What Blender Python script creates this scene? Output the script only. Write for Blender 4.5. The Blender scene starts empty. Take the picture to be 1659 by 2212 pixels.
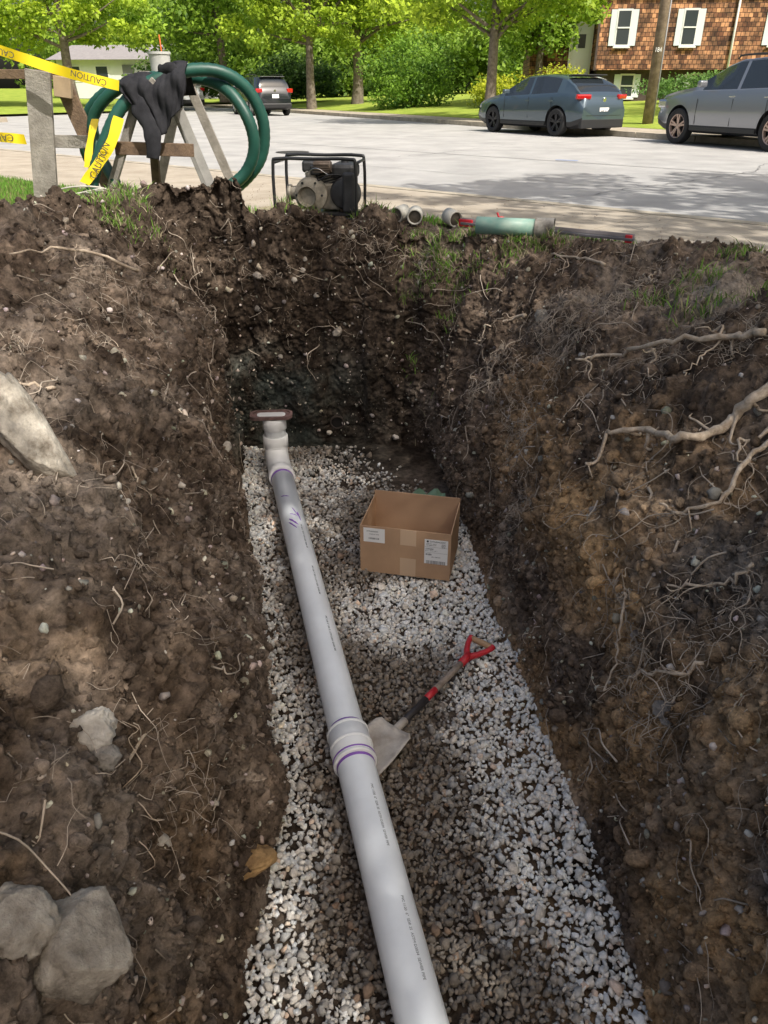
import bpy, bmesh, math, random
import numpy as np
from mathutils import Vector, Matrix, Euler
from mathutils.bvhtree import BVHTree
random.seed(7); RNG=np.random.default_rng(11)
sc=bpy.context.scene; COL=sc.collection
R=math.radians
# ------------------------------------------------------------ noise
def vnoise(P,seed=0):
    P=np.asarray(P,float); i=np.floor(P).astype(np.int64); f=P-i; f=f*f*(3-2*f)
    def h(a,b,c):
        n=(a*374761393+b*668265263+c*2147483647+seed*1013904223)&0xffffffff
        n=((n^(n>>13))*1274126177)&0xffffffff; n=(n^(n>>16))&0xffffffff
        n=(n*2246822519)&0xffffffff; n^=(n>>15)
        return (n&0xffffff)/8388607.5-1
    x,y,z=i[:,0],i[:,1],i[:,2]; r=0
    for dx in(0,1):
        wx=f[:,0] if dx else 1-f[:,0]
        for dy in(0,1):
            wy=f[:,1] if dy else 1-f[:,1]
            for dz in(0,1):
                wz=f[:,2] if dz else 1-f[:,2]
                r=r+wx*wy*wz*h(x+dx,y+dy,z+dz)
    return r
def fbm(P,freq,octv=3,seed=0):
    P=np.asarray(P,float); r=0;a=1;t=0
    for k in range(octv):
        r=r+a*vnoise(P*freq+17.3*k,seed+k); t+=a; a*=.5; freq*=2.1
    return r/t
# ------------------------------------------------------------ materials
def mat(name,col,rough=.6,metal=0,bump=0,bscale=20,var=0,vscale=5,col2=None,attr=None,spec=.5,trans=0,coat=0,detail=6):
    m=bpy.data.materials.new(name); m.use_nodes=True; nt=m.node_tree; N=nt.nodes; Lk=nt.links
    b=N['Principled BSDF']; b.inputs['Roughness'].default_value=rough; b.inputs['Metallic'].default_value=metal
    b.inputs['Specular IOR Level'].default_value=spec
    b.inputs['Coat Weight'].default_value=coat
    b.inputs['Base Color'].default_value=(*col,1)
    tc=N.new('ShaderNodeTexCoord'); src=None
    if attr:
        a=N.new('ShaderNodeAttribute'); a.attribute_name=attr; src=a.outputs['Color']
    if col2 is not None or var>0:
        n=N.new('ShaderNodeTexNoise'); n.inputs['Scale'].default_value=vscale; n.inputs['Detail'].default_value=detail; n.inputs['Roughness'].default_value=.65
        Lk.new(tc.outputs['Object'],n.inputs['Vector'])
        rp=N.new('ShaderNodeValToRGB'); rp.color_ramp.elements[0].position=.33; rp.color_ramp.elements[1].position=.67
        if attr:
            rp.color_ramp.elements[0].color=(1-var,)*3+(1,); rp.color_ramp.elements[1].color=(1+var,)*3+(1,)
            mx=N.new('ShaderNodeMix'); mx.data_type='RGBA'; mx.blend_type='MULTIPLY'; mx.inputs[0].default_value=1; 
            Lk.new(n.outputs['Fac'],rp.inputs[0]); Lk.new(src,mx.inputs[6]); Lk.new(rp.outputs[0],mx.inputs[7]); src=mx.outputs[2]
        else:
            c2=col2 if col2 is not None else tuple(min(1,x*(1+var)) for x in col)
            c1=col if col2 is not None else tuple(x*(1-var) for x in col)
            rp.color_ramp.elements[0].color=(*c1,1); rp.color_ramp.elements[1].color=(*c2,1)
            Lk.new(n.outputs['Fac'],rp.inputs[0]); src=rp.outputs[0]
    if src is not None: Lk.new(src,b.inputs['Base Color'])
    if bump>0:
        n2=N.new('ShaderNodeTexNoise'); n2.inputs['Scale'].default_value=bscale; n2.inputs['Detail'].default_value=8; n2.inputs['Roughness'].default_value=.7
        Lk.new(tc.outputs['Object'],n2.inputs['Vector'])
        bp=N.new('ShaderNodeBump'); bp.inputs['Strength'].default_value=bump; bp.inputs['Distance'].default_value=.02
        Lk.new(n2.outputs['Fac'],bp.inputs['Height']); Lk.new(bp.outputs[0],b.inputs['Normal'])
    if trans>0:
        t=N.new('ShaderNodeBsdfTranslucent'); ms=N.new('ShaderNodeMixShader'); ms.inputs[0].default_value=trans
        if src is not None: Lk.new(src,t.inputs['Color'])
        else: t.inputs['Color'].default_value=(*col,1)
        Lk.new(b.outputs[0],ms.inputs[1]); Lk.new(t.outputs[0],ms.inputs[2]); Lk.new(ms.outputs[0],N['Material Output'].inputs[0])
    return m
# ------------------------------------------------------------ mesh helpers
def mkobj(name,verts,faces,m=None,smooth=False,parent=None):
    me=bpy.data.meshes.new(name); me.from_pydata([tuple(v) for v in verts],[],[tuple(f) for f in faces]); me.update()
    if m is not None:
        for mm in (m if isinstance(m,(list,tuple)) else [m]): me.materials.append(mm)
    if smooth: me.shade_smooth()
    o=bpy.data.objects.new(name,me); COL.objects.link(o)
    if parent: o.parent=parent
    return o
def fastmesh(name,V,F,m,cols=None,smooth=False,parent=None):
    """V (n,3), F (k,3|4) uniform"""
    V=np.asarray(V,np.float32); F=np.asarray(F,np.int32); k=F.shape[1]
    me=bpy.data.meshes.new(name); me.vertices.add(len(V)); me.vertices.foreach_set('co',V.ravel())
    me.loops.add(F.size); me.loops.foreach_set('vertex_index',F.ravel())
    me.polygons.add(len(F)); me.polygons.foreach_set('loop_start',np.arange(0,F.size,k,dtype=np.int32))
    me.polygons.foreach_set('loop_total',np.full(len(F),k,np.int32))
    me.update(calc_edges=True); me.validate()
    if cols is not None:
        a=me.color_attributes.new('Col','FLOAT_COLOR','POINT'); c=np.ones((len(V),4),np.float32); c[:,:3]=cols; a.data.foreach_set('color',c.ravel())
    me.materials.append(m)
    if smooth: me.shade_smooth()
    o=bpy.data.objects.new(name,me); COL.objects.link(o)
    if parent: o.parent=parent
    return o
def empty(name,loc=(0,0,0),rz=0):
    e=bpy.data.objects.new(name,None); COL.objects.link(e); e.location=loc; e.rotation_euler=(0,0,rz); e.empty_display_size=.2; return e
def box(name,size,loc,m,parent=None,rot=(0,0,0),bev=0.0,taper=None):
    x,y,z=[s/2 for s in size]; bm=bmesh.new()
    bmesh.ops.create_cube(bm,size=1)
    for v in bm.verts:
        v.co=Vector((v.co.x*2*x,v.co.y*2*y,v.co.z*2*z))
        if taper and v.co.z>0: v.co.x*=taper[0]; v.co.y*=taper[1]
    if bev>0: bmesh.ops.bevel(bm,geom=bm.edges[:],offset=bev,segments=2,affect='EDGES',profile=.5)
    me=bpy.data.meshes.new(name); bm.to_mesh(me); bm.free(); me.materials.append(m)
    o=bpy.data.objects.new(name,me); COL.objects.link(o); o.location=loc; o.rotation_euler=rot
    if parent: o.parent=parent
    return o
def catmull(P,n):
    P=[Vector(p) for p in P]; P=[2*P[0]-P[1]]+P+[2*P[-1]-P[-2]]; out=[]
    for i in range(1,len(P)-2):
        for k in range(n):
            t=k/n; a,b,c,d=P[i-1:i+3]
            out.append(.5*((2*b)+(c-a)*t+(2*a-5*b+4*c-d)*t*t+(3*b-a-3*c+d)*t**3))
    out.append(P[-2]); return out
def tube_geo(P,r,seg=8):
    P=[Vector(p) for p in P]; n=len(P)
    if not hasattr(r,'__len__'): r=[r]*n
    V=[];F=[]; up=None
    for i,p in enumerate(P):
        d=(P[min(i+1,n-1)]-P[max(i-1,0)]); d=d.normalized() if d.length>1e-9 else Vector((0,0,1))
        if up is None: up=d.orthogonal().normalized()
        up=(up-d*up.dot(d)); up=up.normalized() if up.length>1e-6 else d.orthogonal().normalized()
        s=d.cross(up)
        for k in range(seg):
            a=2*math.pi*k/seg; V.append(p+(up*math.cos(a)+s*math.sin(a))*r[i])
    for i in range(n-1):
        for k in range(seg):
            a=i*seg+k;b=i*seg+(k+1)%seg; F.append((a,b,b+seg,a+seg))
    return V,F,seg
def tube(name,P,r,m,parent=None,seg=10,cr=0,caps=True):
    n0=len(P)
    if cr:
        if hasattr(r,'__len__'): r=list(np.interp(np.linspace(0,n0-1,(n0-1)*cr+1),range(n0),r))
        P=catmull(P,cr)
    V,F,s=tube_geo(P,r,seg)
    if caps: F=F+[tuple(range(s))[::-1],tuple(range(len(V)-s,len(V)))]
    o=mkobj(name,V,F,m,True,parent)
    return o
def lathe(name,prof,m,parent=None,loc=(0,0,0),rot=(0,0,0),seg=32,smooth=True):
    V=[];F=[];n=len(prof)
    for k in range(seg):
        a=2*math.pi*k/seg
        for (r,z) in prof: V.append((r*math.cos(a),r*math.sin(a),z))
    for k in range(seg):
        for i in range(n-1):
            a=k*n+i;b=((k+1)%seg)*n+i; F.append((a,b,b+1,a+1))
    o=mkobj(name,V,F,m,smooth,parent); o.location=loc; o.rotation_euler=rot
    if smooth:
        try: o.data.set_sharp_from_angle(angle=R(35))
        except Exception: pass
    return o
def text(name,s,size,loc,rot,m,parent=None,ext=.0004,align='CENTER',sx=1):
    cu=bpy.data.curves.new(name,'FONT'); cu.body=s; cu.size=size; cu.extrude=ext; cu.align_x=align; cu.align_y='CENTER'
    t=bpy.data.objects.new(name,cu); COL.objects.link(t)
    dg=bpy.context.evaluated_depsgraph_get(); me=bpy.data.meshes.new_from_object(t.evaluated_get(dg))
    bpy.data.objects.remove(t); me.materials.clear(); me.materials.append(m)
    o=bpy.data.objects.new(name,me); COL.objects.link(o); o.location=loc
    o.rotation_euler=rot if not isinstance(rot,Matrix) else rot.to_euler(); o.scale=(sx,1,1)
    if parent: o.parent=parent
    return o
def hulls(nv,seed,npts=14,flat=1.0,lo=.75):
    rs=np.random.default_rng(seed); out=[]
    for i in range(nv):
        p=rs.normal(size=(npts,3)); p/=np.linalg.norm(p,axis=1)[:,None]; p*=rs.uniform(lo,1.1,(npts,1)); p*=np.array([1,rs.uniform(.6,.95),rs.uniform(.5,.8)*flat])
        bm=bmesh.new(); [bm.verts.new(q) for q in p]; bmesh.ops.convex_hull(bm,input=bm.verts)
        bm.verts.ensure_lookup_table(); loose=[v for v in bm.verts if not v.link_faces]; bmesh.ops.delete(bm,geom=loose,context='VERTS')
        bmesh.ops.triangulate(bm,faces=bm.faces[:]); bm.verts.index_update()
        out.append((np.array([v.co[:] for v in bm.verts]),np.array([[v.index for v in f.verts] for f in bm.faces]))); bm.free()
    return out
def lumps(nv,seed):
    """crumbly, non-convex clods"""
    rs=np.random.default_rng(seed); out=[]
    for i in range(nv):
        bm=bmesh.new(); bmesh.ops.create_icosphere(bm,subdivisions=2,radius=1); bmesh.ops.triangulate(bm,faces=bm.faces[:])
        V=np.array([v.co[:] for v in bm.verts]); F=np.array([[v.index for v in f.verts] for f in bm.faces]); bm.free()
        V=V*(1+.55*fbm(V+i*9.1,1.6,3,seed+i))[:,None]*np.array([1,rs.uniform(.6,.95),rs.uniform(.45,.75)]); out.append((V,F))
    return out
def scatter(name,var,pos,size,cols,m,seed=1,smooth=False,parent=None):
    rs=np.random.default_rng(seed); n=len(pos); which=rs.integers(0,len(var),n); Vs=[];Fs=[];Cs=[];off=0
    q=rs.normal(size=(n,4)); q/=np.linalg.norm(q,axis=1)[:,None]
    w,x,y,z=q.T
    M=np.stack([1-2*(y*y+z*z),2*(x*y-z*w),2*(x*z+y*w),2*(x*y+z*w),1-2*(x*x+z*z),2*(y*z-x*w),2*(x*z-y*w),2*(y*z+x*w),1-2*(x*x+y*y)],1).reshape(n,3,3)
    for k,(bv,bf) in enumerate(var):
        idx=np.where(which==k)[0]
        if len(idx)==0: continue
        v=np.einsum('nij,vj->nvi',M[idx],bv)*size[idx][:,None,None]+pos[idx][:,None,:]
        Vs.append(v.reshape(-1,3)); Cs.append(np.repeat(cols[idx],len(bv),0))
        Fs.append((bf[None]+ (off+np.arange(len(idx))*len(bv))[:,None,None]).reshape(-1,3)); off+=len(idx)*len(bv)
    return fastmesh(name,np.concatenate(Vs),np.concatenate(Fs),m,np.concatenate(Cs),smooth,parent)
# ============================================================ camera, light
cam=bpy.data.cameras.new('camera'); co=bpy.data.objects.new('camera',cam); COL.objects.link(co)
co.location=(0,0,1.0); co.rotation_euler=(R(90-29.15),0,0)
cam.sensor_fit='VERTICAL'; cam.sensor_height=36; cam.lens=36*1640/2212; cam.clip_end=2000; cam.clip_start=.05
sc.camera=co
EL=R(52); S=Vector((.60,-.80,0)); S=Vector((S.x*math.cos(EL),S.y*math.cos(EL),math.sin(EL)))
sun=bpy.data.lights.new('sun','SUN'); so=bpy.data.objects.new('sun',sun); COL.objects.link(so)
sun.energy=5.0; sun.angle=R(.53); sun.color=(1,.96,.89); so.rotation_euler=S.to_track_quat('Z','Y').to_euler(); so.location=(10,-14,30)
w=bpy.data.worlds.new('World'); sc.world=w; w.use_nodes=True; wn=w.node_tree
sky=wn.nodes.new('ShaderNodeTexSky'); sky.sky_type='NISHITA'; sky.sun_disc=False; sky.sun_elevation=EL; sky.sun_rotation=math.atan2(S.x,S.y); sky.dust_density=7; sky.ozone_density=.6; sky.air_density=1.3
wn.links.new(sky.outputs[0],wn.nodes['Background'].inputs[0]); wn.nodes['Background'].inputs[1].default_value=.15
sc.view_settings.view_transform='Standard'; sc.view_settings.look='None'; sc.view_settings.exposure=0
# ============================================================ materials
M_soil=mat('soil',(.1,.07,.05),.95,attr='Col',var=.6,vscale=24,bump=1.0,bscale=60,spec=.10,detail=14)
M_clod=mat('soil_clods',(.1,.07,.05),.95,attr='Col',var=.4,vscale=60,bump=1,bscale=120,spec=.10)
M_stone=mat('gravel_stone',(.5,.5,.5),.85,attr='Col',var=.22,vscale=60,bump=.4,bscale=120,spec=.25)
M_root=mat('root_bark',(.36,.27,.19),.8,col2=(.66,.55,.43),vscale=30,bump=.5,bscale=60,spec=.2)
M_grass=mat('grass_blades',(.1,.2,.03),.6,attr='Col',trans=.3,spec=.3)
M_lawn=mat('lawn',(.10,.12,.04),.95,col2=(.17,.21,.05),vscale=3,bump=.8,bscale=60,spec=.1)
M_lawnfar=mat('far_lawn',(.20,.28,.04),.95,col2=(.34,.40,.07),vscale=1.2,bump=.5,bscale=30,spec=.1)
M_asph=mat('asphalt',(.33,.322,.31),.9,col2=(.46,.45,.43),vscale=1.1,bump=.35,bscale=120,spec=.2,detail=15)
M_conc=mat('concrete',(.34,.29,.225),.9,col2=(.47,.41,.33),vscale=2.2,bump=.3,bscale=80,spec=.2,detail=12)
M_curb=mat('curb_stone',(.40,.35,.27),.9,var=.25,vscale=4,bump=.4,bscale=60)
M_leafY=mat('leaf_spring',(.2,.3,.03),.55,attr='Col',trans=.45,spec=.3)
M_bark=mat('bark',(.10,.08,.06),.95,col2=(.24,.20,.155),vscale=9,bump=.9,bscale=25)
M_pvc=mat('pvc_white',(.86,.89,.91),.33,var=.05,vscale=4,spec=.5)
M_purple=mat('purple_primer',(.25,.10,.48),.4)
M_black=mat('black_plastic',(.02,.02,.022),.45)
M_ink=mat('ink',(.05,.05,.06),.6); M_print=mat('pipe_print',(.34,.35,.37),.5)
M_tire=mat('tire',(.025,.025,.026),.85,bump=.2,bscale=80)
M_glass=mat('car_glass',(.02,.025,.03),.06,spec=.8)
M_chrome=mat('chrome',(.6,.6,.62),.2,metal=1)
M_alloy=mat('alloy',(.5,.5,.5),.35,metal=.8)
M_redl=mat('tail_light',(.45,.01,.01),.15,coat=.5)
M_white=mat('white_paint',(.78,.78,.77),.5,var=.04,vscale=3)
M_wood=mat('weathered_wood',(.20,.18,.155),.85,col2=(.38,.35,.31),vscale=7,bump=.6,bscale=45)
M_woodb=mat('brown_wood',(.10,.065,.045),.85,col2=(.24,.16,.10),vscale=8,bump=.6,bscale=45)
# ============================================================ trench
# floor edge (x,y) and rim (x,y,z), closed loop
ST=[((-.45,-.8),(-1.5,-.9,0)),((-.47,.6),(-1.65,.5,0)),((-.45,1.46),(-1.8,1.3,.03)),((-.44,2.1),(-1.95,2.0,.08)),((-.6,2.74),(-2.1,2.8,.14)),
((-.89,4.25),(-2.35,4.3,.25)),((-1.12,5.4),(-2.3,5.5,.31)),((-1.25,6.02),(-1.80,6.18,.27)),((-1.2,6.12),(-1.66,6.30,.37)),((-1.0,6.15),(-1.10,6.3,.40)),((-.95,6.16),(-1.04,6.32,.13)),((-.75,6.16),(-.8,6.32,.10)),
((-.45,6.16),(-.5,6.32,.21)),((-.2,6.15),(-.2,6.32,.12)),((.2,6.1),(.3,6.28,.03)),((.43,5.9),(.65,6.05,.0)),((.47,5.6),(1.05,5.85,.0)),((.53,5.0),(1.65,5.45,.07)),((.59,4.03),(2.2,4.6,.10)),
((.73,2.8),(2.45,3.4,.06)),((.83,1.9),(2.4,2.2,.0)),((.88,1.3),(2.3,1.2,0)),((.9,-.8),(2.2,-.9,0)),((.3,-1.0),(.3,-1.35,0))]
ZF=-1.74
A=np.array([[*f,*r] for f,r in ST]+[[*ST[0][0],*ST[0][1]]])
seg=np.linalg.norm(np.diff(A[:,2:4],axis=0),axis=1)*.5+np.linalg.norm(np.diff(A[:,0:2],axis=0),axis=1)*.5
cs=np.concatenate([[0],np.cumsum(seg)])
s0=np.arange(0,cs[-1],.0125)
NS=len(s0); F2=np.stack([np.interp(s0,cs,A[:,i]) for i in range(5)],1)
def sm(a,k):
    ker=np.ones(k)/k; return np.stack([np.convolve(np.concatenate([a[-k:,i],a[:,i],a[:k,i]]),ker,'same')[k:-k] for i in range(a.shape[1])],1)
F2=sm(F2,5)
hh=np.concatenate([np.linspace(0,1,170),1+np.arange(1,46)*.02])   # >1 : outer ground apron in metres
NH=len(hh)
g=np.interp(hh,[0,.25,.5,.65,.8,.92,1],[0,.05,.15,.265,.47,.73,1])
Hc=np.clip(hh,0,1)
X=F2[:,None,0]+(F2[:,None,2]-F2[:,None,0])*g[None]; Y=F2[:,None,1]+(F2[:,None,3]-F2[:,None,1])*g[None]
Z=ZF+(F2[:,None,4]-ZF)*Hc[None]
od=F2[:,2:4]-F2[:,0:2]; od/=np.linalg.norm(od,axis=1)[:,None]+1e-9
outd=np.clip(hh-1,0,None)*1.0
X=X+od[:,0:1]*outd[None]; Y=Y+od[:,1:2]*outd[None]
Z=Z-np.clip(outd/.9,0,1)[None]**1.5*(F2[:,None,4]+.05)
P=np.stack([X,Y,Z],-1)
du=np.roll(P,-1,0)-np.roll(P,1,0); dv=np.gradient(P,axis=1); Nn=np.cross(du,dv); Nn/=np.linalg.norm(Nn,axis=-1)[...,None]+1e-9
if Nn[:, -1, 2].mean()<0: Nn=-Nn
Pf=P.reshape(-1,3); Nf=Nn.reshape(-1,3)
side=np.clip((np.hypot(F2[:,2]-F2[:,0],F2[:,3]-F2[:,1])-.4)/.6,0,1)  # 0 back wall,1 side banks
sideF=np.repeat(side,NH); hF=np.tile(hh,NS)
apron=np.clip((hF-1)/.9,0,1); fade=(1-apron)**1.0*(.35+.65*np.clip(hF/.15,0,1))
rough=.55+.55*np.clip((hF-.25)/.3,0,1)*sideF
d=.15*fbm(Pf,1.4,2,3)*(.45+.55*sideF)+.085*fbm(Pf,4.2,3,9)*rough+.060*fbm(Pf,13,4,21)*rough
rid=1-np.abs(vnoise(Pf*27,40)); rid2=1-np.abs(vnoise(Pf*11+4,44)); d+=.028*(rid-.5)*rough+.03*(rid2-.5)*rough*sideF; d+=.038*fbm(Pf,48,3,60)*(.6+.4*rough)
blk=vnoise(np.stack([Pf[:,0]*9,Pf[:,1]*9,Pf[:,2]*3.5],1),77); d+=.035*np.tanh(blk*6)*(.35+.65*(1-sideF))*.6
pan=vnoise(np.stack([Pf[:,0]*3.3,Pf[:,1]*3.3,Pf[:,2]*.7],1),79); d+=.05*np.tanh(pan*9)*(1-sideF)
crk=vnoise(np.stack([Pf[:,0]*4,Pf[:,1]*4,Pf[:,2]*8],1),81); d-=.05*np.clip(1-np.abs(crk)/.06,0,1)*(.4+.6*(1-sideF))
Qf=Pf+Nf*(d*fade)[:,None]
rimz=np.clip(1-np.abs(hF-1.05)/.28,0,1)
Qf[:,2]+=rimz*(.16*fbm(Pf,2.6,3,88)+.09*np.clip(fbm(Pf,7,2,90),-.3,1)+.03*vnoise(Pf*25,92))*(1-apron)
def soilcol(P,h,side):
    n1=fbm(P,1.6,3,101); n2=fbm(P,6,3,131); n3=fbm(P,25,2,151)
    x,y,z=P.T
    dark=np.array([.092,.067,.050]); mid=np.array([.25,.186,.138]); tan=np.array([.56,.36,.185]); grey=np.array([.38,.33,.28]); blue=np.array([.10,.135,.125])
    k=np.clip(.45+.9*n2+.8*n3,0,1)[:,None]; c=dark*(1-k)+mid*k
    rgt=np.clip(x-.3,0,1)
    k=(np.clip((n1+.35*n2-.02)*1.8,0,1)*(.38+.3*rgt))[:,None]; c=c*(1-k)+grey*k
    right=np.clip((x-.4)/.5,0,1)*np.clip((-z-.15)/.6,0,1)*np.clip((5.2-y)/1.5,0,1)
    k=np.clip(right*(.38+1.7*fbm(P,2.3,3,171)+.5*n2),0,.88)[:,None]; c=c*(1-k)+tan*k
    lt=np.clip((-x)/.5,0,1)*np.clip((2.2-y)/1.2,0,1)*np.clip(-.05+1.3*fbm(P,3,3,191),0,.6); c=c*(1-lt[:,None])+(tan*.7)*lt[:,None]
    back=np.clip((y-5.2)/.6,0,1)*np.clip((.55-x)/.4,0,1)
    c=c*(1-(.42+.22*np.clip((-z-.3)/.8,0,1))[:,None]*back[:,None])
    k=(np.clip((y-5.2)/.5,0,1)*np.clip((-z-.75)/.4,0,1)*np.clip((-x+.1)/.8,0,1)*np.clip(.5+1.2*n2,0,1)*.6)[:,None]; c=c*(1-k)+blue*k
    return np.clip(c,.008,1)
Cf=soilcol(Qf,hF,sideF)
idx=np.arange(NS*NH).reshape(NS,NH); a=idx; b=np.roll(idx,-1,0)
FF=np.stack([a[:,:-1],b[:,:-1],b[:,1:],a[:,1:]],-1).reshape(-1,4)
v0,v1,v2=Qf[FF[:,0]],Qf[FF[:,1]],Qf[FF[:,2]]; nn=np.cross(v1-v0,v2-v0)
if nn[:,2].mean()<0: FF=FF[:,::-1]
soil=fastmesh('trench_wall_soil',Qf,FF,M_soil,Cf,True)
bvh=BVHTree.FromPolygons([tuple(v) for v in Qf.tolist()],FF.tolist())
# trench bottom
gx=np.arange(-1.9,1.5,.03); gy=np.arange(-1.6,6.8,.03); GX,GY=np.meshgrid(gx,gy,indexing='ij')
def floorz(x,y):
    p=np.stack([x,y,np.zeros_like(x)],1); return -1.715+.035*fbm(p,1.6,2,5)+.012*fbm(p,7,2,6)
GP=np.stack([GX.ravel(),GY.ravel(),floorz(GX.ravel(),GY.ravel())-.012],1)
ii=np.arange(GP.shape[0]).reshape(GX.shape); FFl=np.stack([ii[:-1,:-1],ii[1:,:-1],ii[1:,1:],ii[:-1,1:]],-1).reshape(-1,4)
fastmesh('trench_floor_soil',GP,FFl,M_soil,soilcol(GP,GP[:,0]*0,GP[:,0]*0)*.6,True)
# gravel
fy=np.array([-1,.6,1.46,2.1,2.74,4.25,5.4,6.1]); fl=np.array([-.45,-.47,-.47,-.46,-.62,-.91,-1.14,-1.27])
ry=np.array([-1,1.3,1.9,2.8,4.03,5.0,5.6,6.1]); rr=np.array([.9,.88,.83,.73,.60,.54,.48,.43])
def pipex(y): return -.84-.232*(y-5.46)
n=46000; py=RNG.uniform(.9,6.05,n); px=RNG.uniform(-1.35,1.0,n)
keep=(px>np.interp(py,fy,fl)-.05)&(px<np.interp(py,ry,rr)+.06)
keep&=~((py>4.75)&(px>-.1+.55*(5.6-py)+RNG.normal(0,.12,n)))
keep&=~((py>5.2)&(px>-.55+RNG.normal(0,.15,n))&(RNG.random(n)<.6))
px,py=px[keep],py[keep]; n=len(px)
p0=np.stack([px,py,py*0],1)
xr=np.interp(py,ry,rr); xl=np.interp(py,fy,fl)
nz=fbm(p0,2.2,3,300); nz2=fbm(p0,9,2,310)
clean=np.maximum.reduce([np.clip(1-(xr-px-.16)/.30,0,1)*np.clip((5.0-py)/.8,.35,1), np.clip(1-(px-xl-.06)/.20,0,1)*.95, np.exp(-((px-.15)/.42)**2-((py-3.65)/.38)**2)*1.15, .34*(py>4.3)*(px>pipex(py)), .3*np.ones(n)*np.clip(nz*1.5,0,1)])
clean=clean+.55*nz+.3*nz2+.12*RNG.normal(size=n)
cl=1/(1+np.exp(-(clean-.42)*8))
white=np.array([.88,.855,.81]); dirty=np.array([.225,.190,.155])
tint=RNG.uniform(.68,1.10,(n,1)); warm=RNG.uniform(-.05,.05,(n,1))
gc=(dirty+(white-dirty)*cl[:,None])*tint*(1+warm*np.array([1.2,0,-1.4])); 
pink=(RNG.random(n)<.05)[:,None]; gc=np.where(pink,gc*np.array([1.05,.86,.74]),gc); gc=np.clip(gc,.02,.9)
gsz=RNG.lognormal(math.log(.0150),.30,n); 
edge=np.clip(1-(np.minimum(xr-px,px-xl))/.15,0,1)
gz=floorz(px,py)+gsz*RNG.uniform(-.1,.75,n)+edge*.02
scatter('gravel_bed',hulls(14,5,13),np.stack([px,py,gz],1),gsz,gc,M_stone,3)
# clods + stones on the banks
def surfpts(n,seed,hmin=.05,hmax=1.5):
    rs=np.random.default_rng(seed); a=rs.integers(0,NS,n*3); h=rs.integers(0,NH,n*3)
    k=idx[a,h]; ok=(Qf[k,1]>.3)&(hF[k]>hmin)&(hF[k]<hmax); k=k[ok][:n]; return k
k=surfpts(60000,1); cz=np.clip(RNG.lognormal(math.log(.0062),.5,len(k)),.0025,.022)
clm=.55+.9*np.clip(.5+fbm(Qf[k],3.0,2,700),0,1)
scatter('soil_crumbs',hulls(10,8,12,1,.55),Qf[k]+Nf[k]*(cz*.3)[:,None]+RNG.normal(0,.004,(len(k),3)),cz*clm,soilcol(Qf[k],hF[k],sideF[k])*RNG.uniform(.6,1.7,(len(k),1)),M_clod,4)
k=surfpts(9000,31); cz=np.clip(RNG.lognormal(math.log(.013),.5,len(k)),.007,.05)*np.where(sideF[k]>.5,1,.6)
scatter('soil_clods',lumps(9,51),Qf[k]+Nf[k]*(cz*.2)[:,None],cz,soilcol(Qf[k],hF[k],sideF[k])*RNG.uniform(.7,1.45,(len(k),1)),M_clod,14,False)
k=surfpts(4200,2,.03,1.3); cz=np.clip(RNG.lognormal(math.log(.0075),.62,len(k)),.004,.036); 
pc=np.array([.58,.52,.44])*RNG.uniform(.35,1.25,(len(k),1))*(1+RNG.uniform(-.1,.1,(len(k),3)))
scatter('soil_pebbles',hulls(8,18,22),Qf[k]+Nf[k]*(cz*.25)[:,None],cz,pc,M_stone,6)
def facing(loc,n):
    c=Vector((.0,loc.y-.5,max(loc.z,-.4)+.9))-loc
    return -n if n.dot(c)<0 else n
def near(p,off):
    r=bvh.find_nearest(Vector(p)); return r[0]+facing(r[0],r[1])*off
def onwall(p,off):
    """point of the soil face seen along the sight line over the trench through p (falls back to nearest)"""
    o_=Vector((0,0,1.0)); r=bvh.ray_cast(o_,(Vector(p)-o_).normalized())
    if r[0] is None: return near(p,off)
    return r[0]+facing(r[0],r[1])*off
# big rocks
def rock(name,loc,size,rot,c1,c2,seed,parent=None,off=-.02,sub=5,wall=False):
    bm=bmesh.new(); bmesh.ops.create_icosphere(bm,subdivisions=sub,radius=1)
    V=np.array([v.co[:] for v in bm.verts]); dd=1+.38*fbm(V+seed*3.1,1.3,3,seed)+.14*fbm(V,4.5,4,seed+5)+.05*fbm(V,18,3,seed+8)
    rs=np.random.default_rng(seed); pl=rs.normal(size=(9,3)); pl/=np.linalg.norm(pl,axis=1)[:,None]; r_=V*dd[:,None]
    for q_ in pl:
        t=r_@q_; lim=rs.uniform(.68,.88); r_=r_-np.clip(t-lim,0,None)[:,None]*q_*.85
    V=(r_+V*(.025*fbm(V,14,3,seed+11))[:,None])*np.array(size)
    for v,c in zip(bm.verts,V): v.co=c
    me=bpy.data.meshes.new(name); bm.to_mesh(me); bm.free(); me.shade_smooth()
    me.materials.append(mat(name+'_mat',c1,.92,col2=c2,vscale=13,bump=1,bscale=24,spec=.15,detail=14))
    o=bpy.data.objects.new(name,me); COL.objects.link(o); o.location=onwall(loc,off) if wall else near(loc,off); o.rotation_euler=rot; return o
rock('boulder',(-1.84,3.6,-.58),(.11,.14,.28),(R(-12),R(-26),.3),(.20,.165,.125),(.80,.73,.62),3,off=.02,wall=True)
rock('rock',(-1.2,2.3,-1.33),(.06,.055,.065),(0,.4,.3),(.36,.32,.27),(.62,.58,.52),5,off=.01,wall=True)
rock('rock',(-1.18,2.3,-1.46),(.04,.04,.035),(0,.1,.9),(.2,.18,.16),(.4,.37,.33),6,off=.01,wall=True)
rock('rock',(-.63,2.3,-2.18),(.085,.07,.055),(.2,0,.3),(.20,.12,.06),(.58,.38,.18),7,off=.02,wall=True)
rock('boulder',(-1.60,2.3,-2.84),(.12,.12,.09),(.2,.4,.3),(.15,.125,.10),(.50,.45,.38),8,off=-.01,wall=True)
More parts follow.
